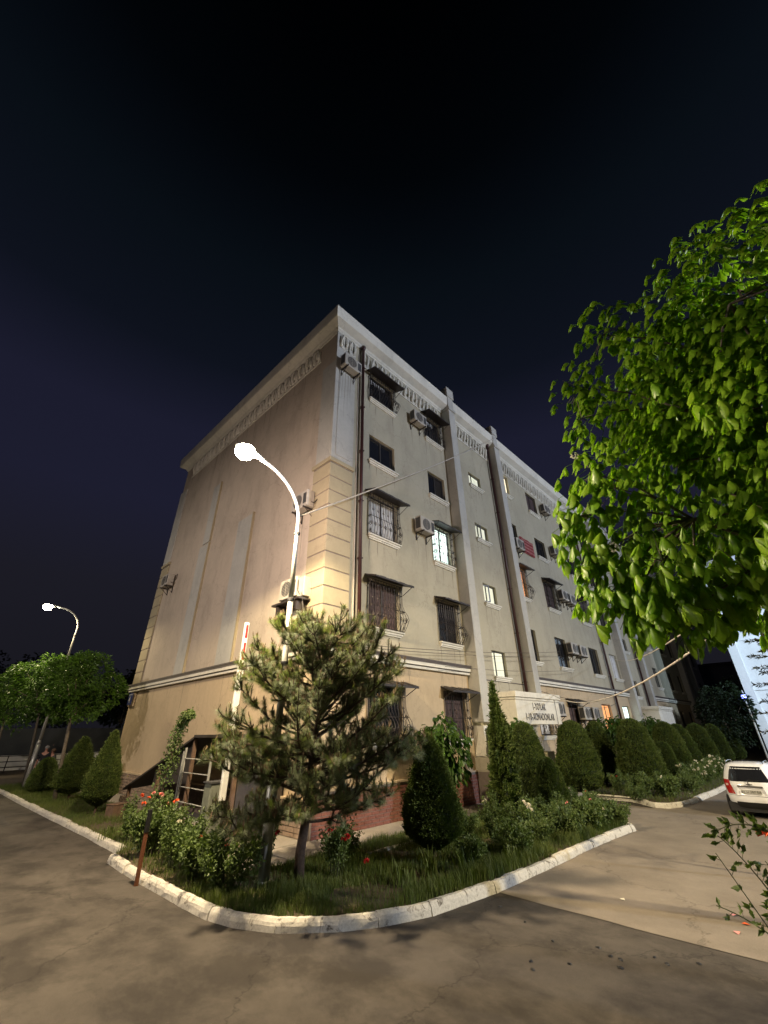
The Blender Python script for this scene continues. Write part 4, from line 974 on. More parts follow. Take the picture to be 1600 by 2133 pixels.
def bush(k, x, y, s, label, fl=(), name='rose_bush', cat='shrub', group='rose bushes in the beds', sz=None, rz=None):
    r = empty(name, (x, y, .1), label, cat, group, random.uniform(0, 6) if rz is None else rz); r.scale = (s, s, sz or s); l, st, tips = BM[k]
    for nm, me in (('leaves', l), ('stems', st)):
        o = bpy.data.objects.new(nm, me); COL.objects.link(o); o.parent = r; tag(o, kind='stuff' if nm == 'leaves' else None)
    ca, sa = cos(-r.rotation_euler.z), sin(-r.rotation_euler.z)
    for f in fl:
        if isinstance(f[1], (int, float)) and len(f) == 2: p = tips[f[1] % len(tips)]+Vector((0, 0, .02))
        else:
            dx, dy, dz = f[1]-x, f[2]-y, f[3]-.1; p = Vector(((dx*ca-dy*sa)/s, (dx*sa+dy*ca)/s, dz/(sz or s)))
        o = bpy.data.objects.new('flower', FM[f[0]]); COL.objects.link(o); o.parent = r; o.location = p; q = random.uniform(.75, 1.15)/s; o.scale = (q, q, q); o.rotation_euler = (random.uniform(-.9, .3), random.uniform(-.9, .3), random.uniform(0, 6))
    return r
bush(0, -2.5, 1.55, 1.15, 'tallest rose bush of the left corner with pink and orange blooms beside the rusty post', [('o', -2.5, 2.2, .92), ('p', -2.5, 1.62, 1.01), ('o', -2.5, 2.42, .80), ('p', -2.5, 1.19, .90), ('o', -2.5, .84, .96), ('p', -2.5, 2.0, 1.0)])
bush(0, -2.55, .35, 1.0, 'leafy rose bush in front of the rusty post at the kerb', [('w', -2.7, .1, .75)])
bush(3, -2.55, -.55, 1.0, 'rose bush with three orange red blooms near the corner kerb', [('o', -2.5, -.36, .56), ('o', -2.5, -.23, .38), ('r', -2.5, -.66, .40), ('r', -2.45, -.62, .42), ('o', -2.3, -.9, .5)])
bush(1, -2.5, -1.45, 1.05, 'dark low bush over the broken kerb left of the pine', name='shrub', group='low shrubs behind the kerb')
bush(2, -2.45, 2.9, .9, 'sparse rose bush by the side steps', [('o', -2.4, 2.9, .9)])
bush(2, -1.05, -2.15, .85, 'rose bush with one large red bloom right of the pine trunk', [('r', -1.12, -2.42, .62), ('r', -1.10, -2.44, .64), ('r', -1.15, -2.40, .60), ('r', -1.35, -2.3, .72), ('r', -.75, -2.5, .28)])
bush(2, -1.75, -1.1, .8, 'thin rose bush behind the grey lamp pole', [('r', -1.9, -1.7, .7)])
bush(1, -.35, -1.5, .7, 'small grey green bush on the inner edge of the bed', name='shrub', group='low shrubs behind the kerb')
S_ = [(.9, -3.35, 1, .8), (1.7, -3.75, 1, .95), (2.2, -3.1, 2, 1.0), (2.75, -3.7, 0, .85), (3.3, -3.3, 0, .95), (3.75, -3.85, 3, .9), (4.3, -3.5, 0, .85), (4.85, -3.95, 3, 1.0), (4.7, -3.1, 0, .9), (5.45, -3.8, 0, 1.0), (5.75, -4.15, 3, .8), (1.2, -2.3, 1, .9), (2.4, -2.2, 0, .8), (6.0, -3.2, 0, .9)]
SL = ['low bush left of the gap in the white kerb', 'leafy bush touching the kerb right of the big cone', 'tall thin rose bush before the slender cypress', 'bush just behind the kerb below the cypress', 'bush with cream blooms at the foot of the cypress', 'bush hanging onto the white kerb, third from its far end', 'middle bush of the dense kerbside clump', 'bush spilling over the kerb, second from its far end', 'bush at the foot of the small rough cone', 'big bush of the far kerb end with a pink bloom', 'lowest bush at the very end of the white kerb', 'bush on the lawn behind the big cone', 'bush near the red brick plinth', 'bush beside the entrance path']
for i, (x, y, k, s) in enumerate(S_):
    fl = {4: [('w', 2.75, -3.45, .76), ('w', 2.95, -3.45, .67), ('w', 3.1, -3.4, .6), ('w', 2.85, -3.5, .72)], 9: [('p', 3), ('w', 7)], 6: [('w', 5), ('p', 9)], 7: [('w', 4)], 12: [('r', 2)], 2: [('w', 3)], 13: [('o', 6), ('p', 2)]}.get(i, [])
    bush(k, x, y, s*(.92 if i % 3 else .78), SL[i], fl, 'rose_bush' if fl else 'shrub', group='rose bushes in the beds' if fl else 'low shrubs behind the kerb')
T_ = [(10.6, -3.4, 0, .9), (11.3, -4.0, 3, .9), (12.1, -3.7, 0, .8), (10.9, -2.6, 2, .8), (13.2, -4.2, 1, .9), (9.95, -3.4, 1, .7)]
TL = ['bush at the rounded tip of the far island', 'low bush behind the front curve of the far island kerb', 'bush at the foot of the largest cone', 'rose bush with a red bloom before the fat cone', 'bush before the low cone on the far island', 'small bush where the island kerb begins']
for i, (x, y, k, s) in enumerate(T_): bush(k, x, y, s, TL[i], [('o', 4), ('r', 2)] if i == 3 else ([('w', 3)] if i == 1 else []), 'rose_bush' if i in (1, 3) else 'shrub', group='rose bushes in the beds' if i in (1, 3) else 'low shrubs behind the kerb')
for i in range(7):
    x = 14.2+i*1.05; bush(1, x, -4.1+.05*(i % 2), .95, 'white flowering bush behind the island kerb, %s counting from the near end' % ('first', 'second', 'third', 'fourth', 'fifth', 'sixth', 'seventh')[i], [('w', j*3+i) for j in range(9)], 'rose_bush', group='white flowering bushes on the island', sz=1.15)

# overhanging rose stems close to the camera at the right edge
FR = empty('climbing_rose', (-2.15, -8.15, 0), 'thin rose stems with small leaves reaching in at the right edge near the camera', 'shrub')
st = MB(); lf = MB(); rnd = random.Random(9)
def rose_stem(p0, p1, p2, n, s=.05):
    p0, p1, p2 = Vector(p0), Vector(p1), Vector(p2); P_ = [(p0*(1-t)*(1-t)+p1*2*t*(1-t)+p2*t*t) for t in [i/10 for i in range(11)]]
    st.tube(P_, [.007*(1-.6*i/10) for i in range(11)], 4, cap=False)
    for i in range(n):
        t = (i+.5)/n; k = min(9, int(t*10)); c_ = P_[k].lerp(P_[k+1], t*10-k); d = (P_[k+1]-P_[k]).normalized(); sd = rv(1); sd = (sd-d*sd.dot(d)).normalized(); stalk = c_+(sd*.7+d*.4)*.04
        st.tube([tuple(c_), tuple(stalk)], .0018, 3, cap=False)
        for q in (-1, 0, 1):
            for w in range(2): leaf(lf, stalk+(sd*.7+d*.4)*.018*w, sd*.6+d*.5+sd.cross(d)*q*.9+Vector((0,0,-.15)), s*rnd.uniform(.6, 1.1), s*.55, .18)
rose_stem((-2.15, -8.1, .1), (-2.15, -7.85, .7), (-2.06, -7.55, 1.28), 15)
rose_stem((-2.12, -8.0, .5), (-2.1, -7.85, 1.2), (-2.08, -7.58, 1.41), 26, .055)
rose_stem((-2.2, -8.1, 1.3), (-2.2, -7.9, 1.6), (-2.16, -7.62, 1.43), 24, .055)
rose_stem((-2.1, -7.9, .75), (-2.1, -7.7, .95), (-2.08, -7.46, .98), 8)
rose_stem((-2.2, -8.1, .2), (-2.2, -8.0, .8), (-2.15, -7.78, 1.05), 22)
rose_stem((-2.2, -8.2, .3), (-2.25, -8.1, .9), (-2.2, -7.85, 1.3), 22)
rose_stem((-2.15, -8.15, 0), (-2.15, -8.0, .3), (-2.1, -7.7, .7), 20)
lf.build('leaves', X['rose'], FR); st.build('stems', X['stem'], FR)
for p in ((-2.1, -7.88, 1.42), (-2.1, -7.9, 1.2)):
    o = bpy.data.objects.new('flower', FM['o']); COL.objects.link(o); o.parent = FR; o.location = Vector(p)-FR.location; o.scale = (.9, .9, .9)
CYP = empty('conifer_sapling', (3.8, -8.1, 0), 'sparse feathery conifer silhouetted against the pale building at the right edge', 'tree')
m_ = MB(); t_ = MB(); t_.tube([(3.8, -8.1, 0), (3.85, -8.12, 2.5), (3.8, -8.1, 4.3)], [.05, .03, .008], 6)
for i in range(46):
    z = 1.6+i*.058; a = i*2.4; ln = .62*(1.05-(z-1.6)/2.9); d = Vector((cos(a), sin(a), .12)); p = Vector((3.82, -8.11, z)); q = p+d*ln+Vector((0,0,-.02)); t_.tube([tuple(p), tuple(p+d*ln*.5+Vector((0,0,.03))), tuple(q)], [.008, .006, .003], 3, cap=False)
    for j in range(34):
        c_ = p.lerp(q, (j+6)/40); leaf(m_, c_, d*.8+rv(.8)+Vector((0,0,.2)), .075, .022, .1)
t_.build('trunk', X['bark'], CYP); tag(m_.build('foliage', X['thujad'], CYP), kind='stuff')

# vine covered post and creeping plant by the lean-to
VN = empty('climbing_vine', (-2.0, 2.85, .1), 'leafy vine climbing a thin leaning stake in front of the gable', 'climbing plant')
b = MB(); path = [Vector((-2.0, 2.9, .05)), Vector((-2.0, 2.85, 1.2)), Vector((-2.0, 2.66, 1.9)), Vector((-2.0, 2.5, 2.35)), Vector((-2.0, 2.2, 2.52)), Vector((-2.0, 2.0, 2.45))]
b.tube(path, [.03, .025, .018, .012, .008, .005], 5); b.build('stake', X['wood'], VN)
m_ = MB(); rnd = random.Random(12)
for i in range(2300):
    t = rnd.random(); k = min(4, int(t*5)); c_ = path[k].lerp(path[k+1], t*5-k); wd = .20*(1-t)+.07; v = rv(wd*rnd.random()**.5); leaf(m_, c_+v, v+rv(.3)+Vector((0,0,-.2)), rnd.uniform(.04, .075), .042, .2)
tag(m_.build('leaves', X['rose'], VN), kind='stuff')
o = bpy.data.objects.new('flower', FM['p']); COL.objects.link(o); o.parent = VN; o.location = (0, -.4, 2.38); o.scale = (1.8, 1.8, 1.8)

# ---- grass: blades over the beds
def inside(x, y, P_):
    c = False; n = len(P_)
    for i in range(n):
        x1, y1 = P_[i]; x2, y2 = P_[(i+1) % n]
        if (y1 > y) != (y2 > y) and x < (x2-x1)*(y-y1)/(y2-y1)+x1: c = not c
    return c
g = MB(); rnd = random.Random(21); k = 0
def blade(x, y, h, w=.006):
    a = rnd.uniform(0, 6.28); l_ = rnd.uniform(.1, .6)*h; dx, dy = cos(a), sin(a); px_, py_ = -dy*w, dx*w
    g.add([(x-px_, y-py_, .09), (x+px_, y+py_, .09), (x+px_*.7+dx*l_*.35, y+py_*.7+dy*l_*.35, .09+h*.6), (x-px_*.7+dx*l_*.35, y-py_*.7+dy*l_*.35, .09+h*.6), (x+dx*l_, y+dy*l_, .09+h)], [(0,1,2,3), (3,2,4)])
while k < 78000:
    if k % 5 < 3: x, y = rnd.uniform(-2.95, 6.2), rnd.uniform(-4.35, -.95)
    else: x, y = rnd.uniform(-2.95, -1.0), rnd.uniform(-3.5, 19)
    if not inside(x, y, bed1) or (-2.32 < x < -1.0 and -1.0 < y < .72): continue
    q = noise.noise(Vector((x*1.1, y*1.1, 0)))+.35*noise.noise(Vector((x*4, y*4, 2)))
    if q < -.30 and rnd.random() < .8: continue
    k += 1; blade(x, y, rnd.uniform(.05, .13)*(1+1.3*max(0, q))+(.07 if y < -3 and q > 0 else 0), .004)
k = 0
while k < 9000:
    x, y = rnd.uniform(9.6, 24), rnd.uniform(-4.8, -.5)
    if inside(x, y, bed2): k += 1; blade(x, y, rnd.uniform(.06, .16), .007)
tag(g.build('grass', X['grass']), 'rough uneven grass growing in the planting beds inside the kerbs', 'grass', kind='stuff')
# strappy tufts near the front kerb
for i, (x, y, n, h) in enumerate([(-.15, -3.3, 60, .42), (.35, -3.6, 50, .38), (-.7, -3.2, 45, .36), (-2.6, 3.6, 45, .3), (1.35, -3.9, 40, .35)]):
    m_ = MB()
    for j in range(n):
        a = rnd.uniform(0, 6.28); l_ = h*rnd.uniform(.6, 1.1); q = rnd.uniform(.15, .6); p = Vector((x+rnd.gauss(0, .09), y+rnd.gauss(0, .07), .1)); d = Vector((cos(a), sin(a), 0)); s_ = Vector((-sin(a), cos(a), 0))*.008
        A = p; B = p+d*q*l_*.3+Vector((0,0,l_*.6)); C_ = p+d*q*l_*.8+Vector((0,0,l_*.85))
        m_.add([tuple(A-s_), tuple(A+s_), tuple(B+s_), tuple(B-s_), tuple(C_)], [(0,1,2,3), (3,2,4)])
    tag(m_.build('grass_tuft', X['grass']), ['tall grass tuft before the big cone', 'tall grass tuft between the big cone and the white kerb', 'grass tuft nearest the pine on its right', 'grass tuft by the left verge kerb', 'grass tuft left of the kerb gap'][i], 'grass tuft', 'tall grass tufts')

# ---------------------------------------------------------------- barrier, lean-to, posts
BR = empty('barrier_gate', (-1.72, .95, .1), 'raised white and red barrier arm standing upright behind the pine', 'barrier')
b = MB(); b.box(-1.88, -1.56, .80, 1.10, .1, 1.2); b.build('cabinet', simple('grey_green_cabinet', (.16, .17, .13), .6), BR, bevel=.02)
b = MB(); b.box(-1.895, -1.88, .87, .98, .55, .72); b.box(-1.90, -1.55, .785, 1.115, 1.2, 1.23); b.build('cabinet_lid', X['acd'], BR)
b = MB(); b.box(-1.685, -1.575, .73, .79, .9, 4.42); b.box(-1.695, -1.565, .72, .80, .9, 3.45); b.build('arm', X['whitep'], BR, bevel=.012)
for z0, z1 in ((4.06, 4.36), (3.58, 3.95)): b = MB(); b.box(-1.655, -1.60, .722, .73, z0, z1); b.build('red_stripe', X['redp'], BR)
r = empty('rusty_post', (-3.17, .19, 0), 'rusty orange brown post with a black top at the kerb among the roses', 'post')
b = MB(); b.tube([(-3.16, .2, 0), (-3.18, .18, .68)], .035, 8); b.build('shaft', X['rust'], r)
b = MB(); b.tube([(-3.18, .18, .68), (-3.19, .17, .98)], [.042, .036], 8); b.build('top', X['black'], r)
b = MB(); b.tube([(-2.95, -.55, .0), (-3.0, -.5, .05)], .02, 5)
LT = empty('basement_lean_to', (-.7, 3.5, .1), 'dark sloping sheet metal cover over the basement stair against the gable', 'lean-to')
b = MB(); b.add([(-1.35, 7.5, .66), (-1.35, 3.2, 2.02), (-.03, 3.2, 2.12), (-.03, 7.5, .76), (-1.35, 7.5, .61), (-1.35, 3.2, 1.97), (-.03, 3.2, 2.07), (-.03, 7.5, .71)], [(0,1,2,3), (7,6,5,4), (0,4,5,1), (3,2,6,7), (1,5,6,2), (0,3,7,4)])
b.build('sloping_roof', X['shed'], LT)
b = MB(); b.box(-1.35, -.03, 1.0, 3.2, 2.0, 2.06); b.build('flat_roof', X['shed'], LT)
b = MB(); b.box(-.06, -.035, 1.0, 3.3, .13, 1.99); b.build('side_sheet', X['shed'], LT); b = MB(); b.box(-1.2, -.03, 1.0, 1.06, .13, 2.0); b.build('side_sheet', X['shed'], LT); b = MB(); b.add([(-1.22, 3.3, 1.0), (-1.22, 3.3, 1.95), (-1.22, 5.6, 1.22), (-1.22, 5.6, .9)], [(0, 1, 2, 3)]); b.build('side_sheet', X['shed'], LT)
for y in (7.2, 5.2, 3.25, 1.05): z = .66+(7.5-y)*.316 if y > 3.2 else 2.0; b = MB(); b.box(-1.3, -1.22, y-.04, y+.04, .1, z); b.build('timber_post', X['wood'], LT)
lw = MB()
for rr_ in range(5):
    y = 4.0+(rr_ % 2)*.12
    while y < 7.6: lw.box(-1.32, -1.2, y, min(7.7, y+.23), .1+rr_*.075, .165+rr_*.075); y += .245
tag(lw.build('low_wall_bricks', X['stone'], LT), kind='stuff')
RL = empty('metal_rack', (-1.4, 2.6, .1), 'light grey metal railing with double post and five horizontal bars before the lean-to', 'railing')
b = MB(); b.box(-1.45, -1.41, 3.30, 3.34, .1, 1.78); b.box(-1.45, -1.41, 3.39, 3.43, .1, 1.70); b.build('post', X['galv'], RL)
for z in (.40, .68, .97, 1.26, 1.55): b = MB(); b.tube([(-1.43, 3.32 if z > .5 else 3.9, z), (-1.43, 1.9, z-.0)], .012, 6); b.build('bar', X['galv'], RL)
b = MB(); b.box(-1.45, -1.41, 1.88, 1.92, .1, 1.7); b.build('post', X['galv'], RL)
for i, (x, y, a) in enumerate(((-1.75, 6.3, .3),)):
    c = MB(); c.box(-.22, .22, -.16, .16, 0, .30); c.box(-.235, .235, -.175, .175, .30, .33); o = c.build('wooden_crate', X['wood'], None, bevel=.01); o.location = (x, y, .1); o.rotation_euler = (0, 0, a)
    tag(o, ('brown wooden crate tilted beside the lean-to low end', 'brown wooden crate in front of the low brick wall')[i], 'crate', 'crates by the lean-to')

# ---------------------------------------------------------------- wires
def catenary(a, c, sag, n=22):
    a, c = Vector(a), Vector(c); return [a.lerp(c, i/n)-Vector((0, 0, sag*4*(i/n)*(1-i/n))) for i in range(n+1)]
def cable(a, c, sag, r, m, label, name='overhead_cable'):
    o = MB().tube(catenary(a, c, sag), r, 6).build(name, X[m], smooth=True); tag(o, label, 'cable', 'cables strung between lamp, trees and block'); return o
cable((-1.93, -1.45, 6.36), (10.75, -.47, 16.2), .15, .021, 'wire', 'pale cable rising from the lamp pole across the facade to the second roof post')
cable((9.9, -1.40, 3.18), (-.75, -7.84, 2.94), .42, .012, 'wire', 'thick sagging pale cable from the entrance canopy into the chestnut tree')
cable((21.3, -.3, 5.9), (-.6, -7.7, 3.1), .35, .008, 'wire', 'thinner pale cable behind the chestnut twigs')
cable((.9, -.40, 4.07), (13.8, -.45, 5.27), .12, .008, 'wired', 'upper thin wire running along the string course')
cable((.9, -.42, 4.0), (13.7, -.45, 5.04), .10, .008, 'wired', 'middle thin wire running along the string course')
cable((4.6, -.42, 3.84), (15.2, -.45, 4.57), .10, .007, 'wired', 'lowest thin wire crossing the first fin')
cable((11.1, -.12, 3.55), (18.5, -.12, 3.35), .18, .010, 'wired', 'loose cable sagging below the string course right of the canopy')
cable((10.1, -1.3, 3.2), (21, -.15, 3.3), .35, .009, 'wired', 'dark cable drooping from the canopy corner to the long drainpipe')
cable((-12, -13.5, 6.6), (24, -10.5, 6.2), .5, .012, 'wired', 'dark cable passing high over the yard road outside the picture')
cable((-12, -14.2, 6.3), (24, -11.6, 6.6), .6, .010, 'wired', 'second dark cable passing high over the yard road outside the picture')
r = empty('utility_pole', (1.9, -8.55, 0), 'grey concrete pole with a small bracket, mostly hidden by the chestnut at the right edge', 'pole')
b = MB(); b.tube([(1.9, -8.55, 0), (1.9, -8.55, 7.2)], [.12, .09], 10); b.build('pole', X['galv'], r, smooth=True); b = MB(); b.tube([(1.9, -8.5, 3.75), (1.75, -8.2, 3.62)], .03, 6); b.build('bracket', X['galv'], r)

# ---------------------------------------------------------------- things on the road
for i, (x, y) in enumerate([(-.41, -4.96), (-.68, -5.43), (-1.05, -5.77), (-1.26, -5.46), (-1.4, -5.55), (-.5, -5.86), (-.61, -6.02), (-.62, -6.12), (-.79, -6.17), (-.34, -6.36), (-.41, -6.49), (-.19, -6.72), (-.17, -4.48)]):
    s = .012+.012*random.random(); m_ = MB(); m_.lathe([(s*.5, 0), (s, .004), (s*.8, .012), (s*.2, .016)], (0,0,0), 6, sx=1.5); o = m_.build('fallen_berry', X['black']); o.location = (x, y, .001); o.rotation_euler = (0, 0, i)
    tag(o, 'small dark fallen berry on the asphalt left of the concrete edge', 'berry', 'dark specks fallen on the asphalt')
for i, (x, y, c_, lab) in enumerate([(.9, -6.9, 'petal_p', 'fallen petal nearest the concrete edge'), (1.25, -6.95, 'petal_o', 'middle fallen petal near the rose stems'), (1.5, -6.8, 'petal_p', 'farthest fallen petal near the rose stems'), (1.15, -5.6, 'petal_w', 'single white petal in the middle of the concrete road'), (12.3, -4.35, 'petal_w', 'white scrap on the grass behind the island kerb')]):
    m_ = MB(); m_.add([(-.035, -.02, .002), (.03, -.03, .012), (.045, .02, .004), (-.01, .035, .015)], [(0,1,2,3)]); o = m_.build('fallen_petal', X[c_]); o.location = (x, y, .008 if y < -4.5 else .12); o.rotation_euler = (0, 0, i*1.3); tag(o, lab, 'petal', 'petals fallen on the ground')

# ---------------------------------------------------------------- cars
ZR = [(.22, .16, 3.44, .72), (.30, .06, 3.52, .765), (.42, .0, 3.58, .79), (.56, -.01, 3.58, .80), (.66, .01, 3.54, .80), (.72, .035, 3.46, .798), (.85, .05, 3.22, .79), (.95, .075, 2.90, .775), (1.03, .12, 2.62, .755), (1.18, .20, 2.32, .700), (1.34, .30, 2.02, .635), (1.43, .39, 1.86, .575), (1.48, .50, 1.70, .49), (1.505, .70, 1.45, .34)]
def zprof(z):
    for a, c in zip(ZR, ZR[1:]):
        if a[0] <= z <= c[0]: t = (z-a[0])/(c[0]-a[0]); return [a[i]+(c[i]-a[i])*t for i in (1, 2, 3)]
    return list(ZR[-1][1:]) if z > 1 else list(ZR[0][1:])
def cpt(z, a, off=0.0, e_=3.9):
    xr, xf, w = zprof(z); cx, hx = (xr+xf)/2, (xf-xr)/2; c_, s_ = cos(a), sin(a)
    k = (abs(c_)**e_+abs(s_)**e_)**(-1/e_); hh = hx+off; return (cx+hh*c_*k, (w+off)*s_*k, z)
def car(loc, rz, label, detail=True, group=None):
    r = empty('parked_car', (0, 0, 0), label, 'car', group)
    na = 96; AN = []
    for j in range(na):   # more samples at the rear and front ends
        t = j/na; AN.append(2*pi*t)
    # angles that spread evenly round the outline
    def ang(u):  # u 0..1 around, param by arc on a box 3.5 x 1.6
        per = [(1, 0), (1, 1), (-1, 1), (-1, -1), (1, -1), (1, 0)]; ln = [.8, 3.5, 1.6, 3.5, .8]; s = u*sum(ln)
        for i in range(5):
            if s <= ln[i]: t = s/ln[i]; px_, py_ = per[i][0]+(per[i+1][0]-per[i][0])*t, per[i][1]+(per[i+1][1]-per[i][1])*t; return atan2(py_, px_)
            s -= ln[i]
        return 0
    AN = [ang(j/na) for j in range(na)]
    b = MB(); vs = []
    zs = [q[0] for q in ZR]
    for z in zs: vs += [cpt(z, a) for a in AN]
    fs = [(i*na+j, i*na+(j+1) % na, (i+1)*na+(j+1) % na, (i+1)*na+j) for i in range(len(zs)-1) for j in range(na)]
    top = len(vs); xr, xf, w = zprof(1.505); vs.append(((xr+xf)/2, 0, 1.525)); fs += [((len(zs)-1)*na+j, (len(zs)-1)*na+(j+1) % na, top) for j in range(na)]
    # wheel arches: drop faces near the wheels
    def arch(f):
        cx = sum(vs[i][0] for i in f)/len(f); cz = sum(vs[i][2] for i in f)/len(f); cy = abs(sum(vs[i][1] for i in f)/len(f))
        return cy > .66 and any((cx-wx)**2+(cz-.29)**2 < .335**2 for wx in (.62, 2.95))
    fs = [f for f in fs if not arch(f)]
    b.add(vs, fs); bo = b.build('body', X['carw'], r, smooth=True)
    def patch(nm, m, z0, z1, a0, a1, off=.006, nz=5, nb=14, cut=None, par=None):
        q = MB(); V_ = []
        for i in range(nz+1):
            z = z0+(z1-z0)*i/nz
            for j in range(nb+1):
                a = a0+(a1-a0)*j/nb
                if cut: z_, a_2 = cut(i/nz, j/nb, z, a)
                else: z_, a_2 = z, a
                V_.append(cpt(z_, a_2, off))
        q.add(V_, [(i*(nb+1)+j, i*(nb+1)+j+1, (i+1)*(nb+1)+j+1, (i+1)*(nb+1)+j) for i in range(nz) for j in range(nb)]); return q.build(nm, X[m], par or r, smooth=True)
    patch('rear_window', 'glass', .99, 1.40, pi-.66, pi+.66, .005, cut=lambda u, v, z, a: (z-.02*abs(2*v-1)**3*(1-u)*0, pi+(a-pi)*(1.0-.08*u)))
    for s_ in (1, -1):
        patch('tail_light', 'tail', .64, 1.03, pi-s_*.58, pi-s_*.86, .010, cut=lambda u, v, z, a: (z, pi+(a-pi)*(.86+.22*u)))
        patch('tail_light_clear_lens', 'tailw', .86, .92, pi-s_*.66, pi-s_*.76, .015, nz=2, nb=4)
        patch('side_window', 'glass', .98, 1.36, s_*.95, s_*(pi-.93), .004, nz=4, nb=24)
        b = MB(); b.tube([(.55, s_*.50, 1.47), (.62, s_*.50, 1.525), (1.2, s_*.51, 1.545), (1.75, s_*.50, 1.525), (1.82, s_*.50, 1.47)], .014, 6); b.build('roof_rail', X['chrome'], r)
        b = MB(); b.lathe([(.06, -.04), (.09, 0), (.06, .04)], (2.35, s_*.86, .98), 8, sx=.7, sy=1.2); b.build('mirror', X['carw'], r, smooth=True)
        for wx in (.62, 2.95):
            q = MB(); pf = [(.18, -.09), (.275, -.09), (.29, -.06), (.29, .06), (.275, .09), (.18, .09)]; n = 26
            V_ = [(wx+R_*cos(2*pi*j/n), s_*.70+z_, .29+R_*sin(2*pi*j/n)) for R_, z_ in pf for j in range(n)]
            q.add(V_, [(i*n+j, i*n+(j+1) % n, (i+1)*n+(j+1) % n, (i+1)*n+j) for i in range(5) for j in range(n)]); wo_ = q.build('wheel', X['tyre'], r, smooth=True)
            q = MB(); q.add([(wx+R_*cos(2*pi*j/n), s_*(.70+d_), .29+R_*sin(2*pi*j/n)) for R_, d_ in ((.185, .085), (.16, .06), (.05, .075)) for j in range(n)], [(i*n+j, i*n+(j+1) % n, (i+1)*n+(j+1) % n, (i+1)*n+j) for i in range(2) for j in range(n)]+[tuple(2*n+j for j in range(n))]); q.build('rim', X['chrome'], wo_)
        patch('headlight', 'tailw', .62, .76, s_*.55, s_*.80, .01, nz=2, nb=5)
    patch('windscreen', 'glass', .98, 1.40, -.64, .64, .005)
    patch('bumper_insert', 'black', .20, .44, pi-.58, pi+.58, .012, cut=lambda u, v, z, a: (z, pi+(a-pi)*(1.15-.22*u)))
    b = MB(); b.box(.10, 3.4, -.70, .70, .17, .40); b.build('underbody', X['black'], r)
    if detail:
        b = MB(); b.add([(.02, -.33, .86), (.02, .33, .86), (-.005, .40, .62), (-.005, -.40, .62), (.055, -.30, .845), (.055, .30, .845), (.030, .30, .66), (.030, -.30, .66)], [(0,1,5,4), (1,2,6,5), (2,3,7,6), (3,0,4,7), (4,5,6,7)]); b.build('plate_recess', X['carw'], r)
        b = MB(); b.box(.0, .05, -.33, .33, .855, .885); b.build('tailgate_grip', X['ink'], r)
        b = MB(); b.box(-.012, .0, -.26, .26, .665, .775); pl = b.build('number_plate', simple('plate_grey', (.42, .42, .38), .5), r)
        text('01 U 387 EA', 'plate_text', X['ink'], (-.016, 0, .72), .088, (pi/2, 0, -pi/2), pl, 1.0, .001)
        b = MB()  # bow-tie shaped badge
        b.add([(x_, y_, z_) for x_ in (.030, .012) for y_, z_ in ((-.085, .935), (-.03, .935), (-.03, .948), (.03, .948), (.03, .937), (.085, .937), (.075, .912), (.03, .912), (.03, .898), (-.03, .898), (-.03, .910), (-.085, .910))], [tuple(range(12)), tuple(range(12, 24))[::-1]]+[(i, (i+1) % 12, 12+(i+1) % 12, 12+i) for i in range(12)]); b.build('badge', X['ink'], r)
        b = MB(); b.tube([(.02, .02, .93), (.04, .02, 1.02), (.10, -.0, 1.04), (.11, -.34, 1.035)], [.016, .012, .010, .006], 6); b.build('rear_wiper', X['black'], r)
        patch('bumper_crease', 'ink', .605, .612, pi-.72, pi+.72, .003, nz=1, nb=20)
        patch('spoiler', 'carw', 1.405, 1.455, pi-.70, pi+.70, .035)
    r.location = loc; r.rotation_euler = (0, 0, rz); r.scale = (.80, .80, .80); return r
car((9.25, -6.40, 0), 0, 'white hatchback seen from behind, parked on the yard road at the right edge', group='cars parked in the yard')
car((16.5, -9.1, 0), .05, 'second pale car parked beyond the white hatchback, only its roof showing', False, 'cars parked in the yard')
car((-3.6, 27.5, 0), pi*.9, 'car with lit headlights passing on the road at the far left', False)
q = MB(); q.box(-4.6, -4.55, 26.9, 27.15, .62, .75); q.box(-6.1, -5.9, 26.7, 27.6, .62, .8); o = q.build('headlight_glow', emit('car_headlights', (1, .85, .6), 6)); tag(o, 'pair of lit headlights at the far left', 'headlight')

# road railing and pale low wall far left
q = MB(); q.box(-30, 14, 31.0, 31.2, 0, .95); o = q.build('roadside_wall', X['whitep']); tag(o, 'low pale wall beyond the road behind the railing on the left', 'wall')
RG = empty('roadside_railing', (-6, 26.0, 0), 'dark metal railing along the far road on the left', 'railing')
for i in range(16): q = MB(); q.box(-15+i*1.5, -14.95+i*1.5, 29.0, 29.05, 0, 1.0); q.build('post', X['iron'], RG)
for z in (.35, .65, .95): q = MB(); q.box(-15, 8, 29.0, 29.04, z, z+.04); q.build('rail', X['iron'], RG)
q = MB(); q.box(-9, 11, 38, 39, 0, 2.6); o = q.build('back_wall', X['farwall2']); tag(o, 'dim grey wall under the far trees on the left', 'wall')
lamp_light('car_headlight_light', (-5.2, 27.4, 1.1), 160, (1, .86, .65), 'POINT', size=.2)

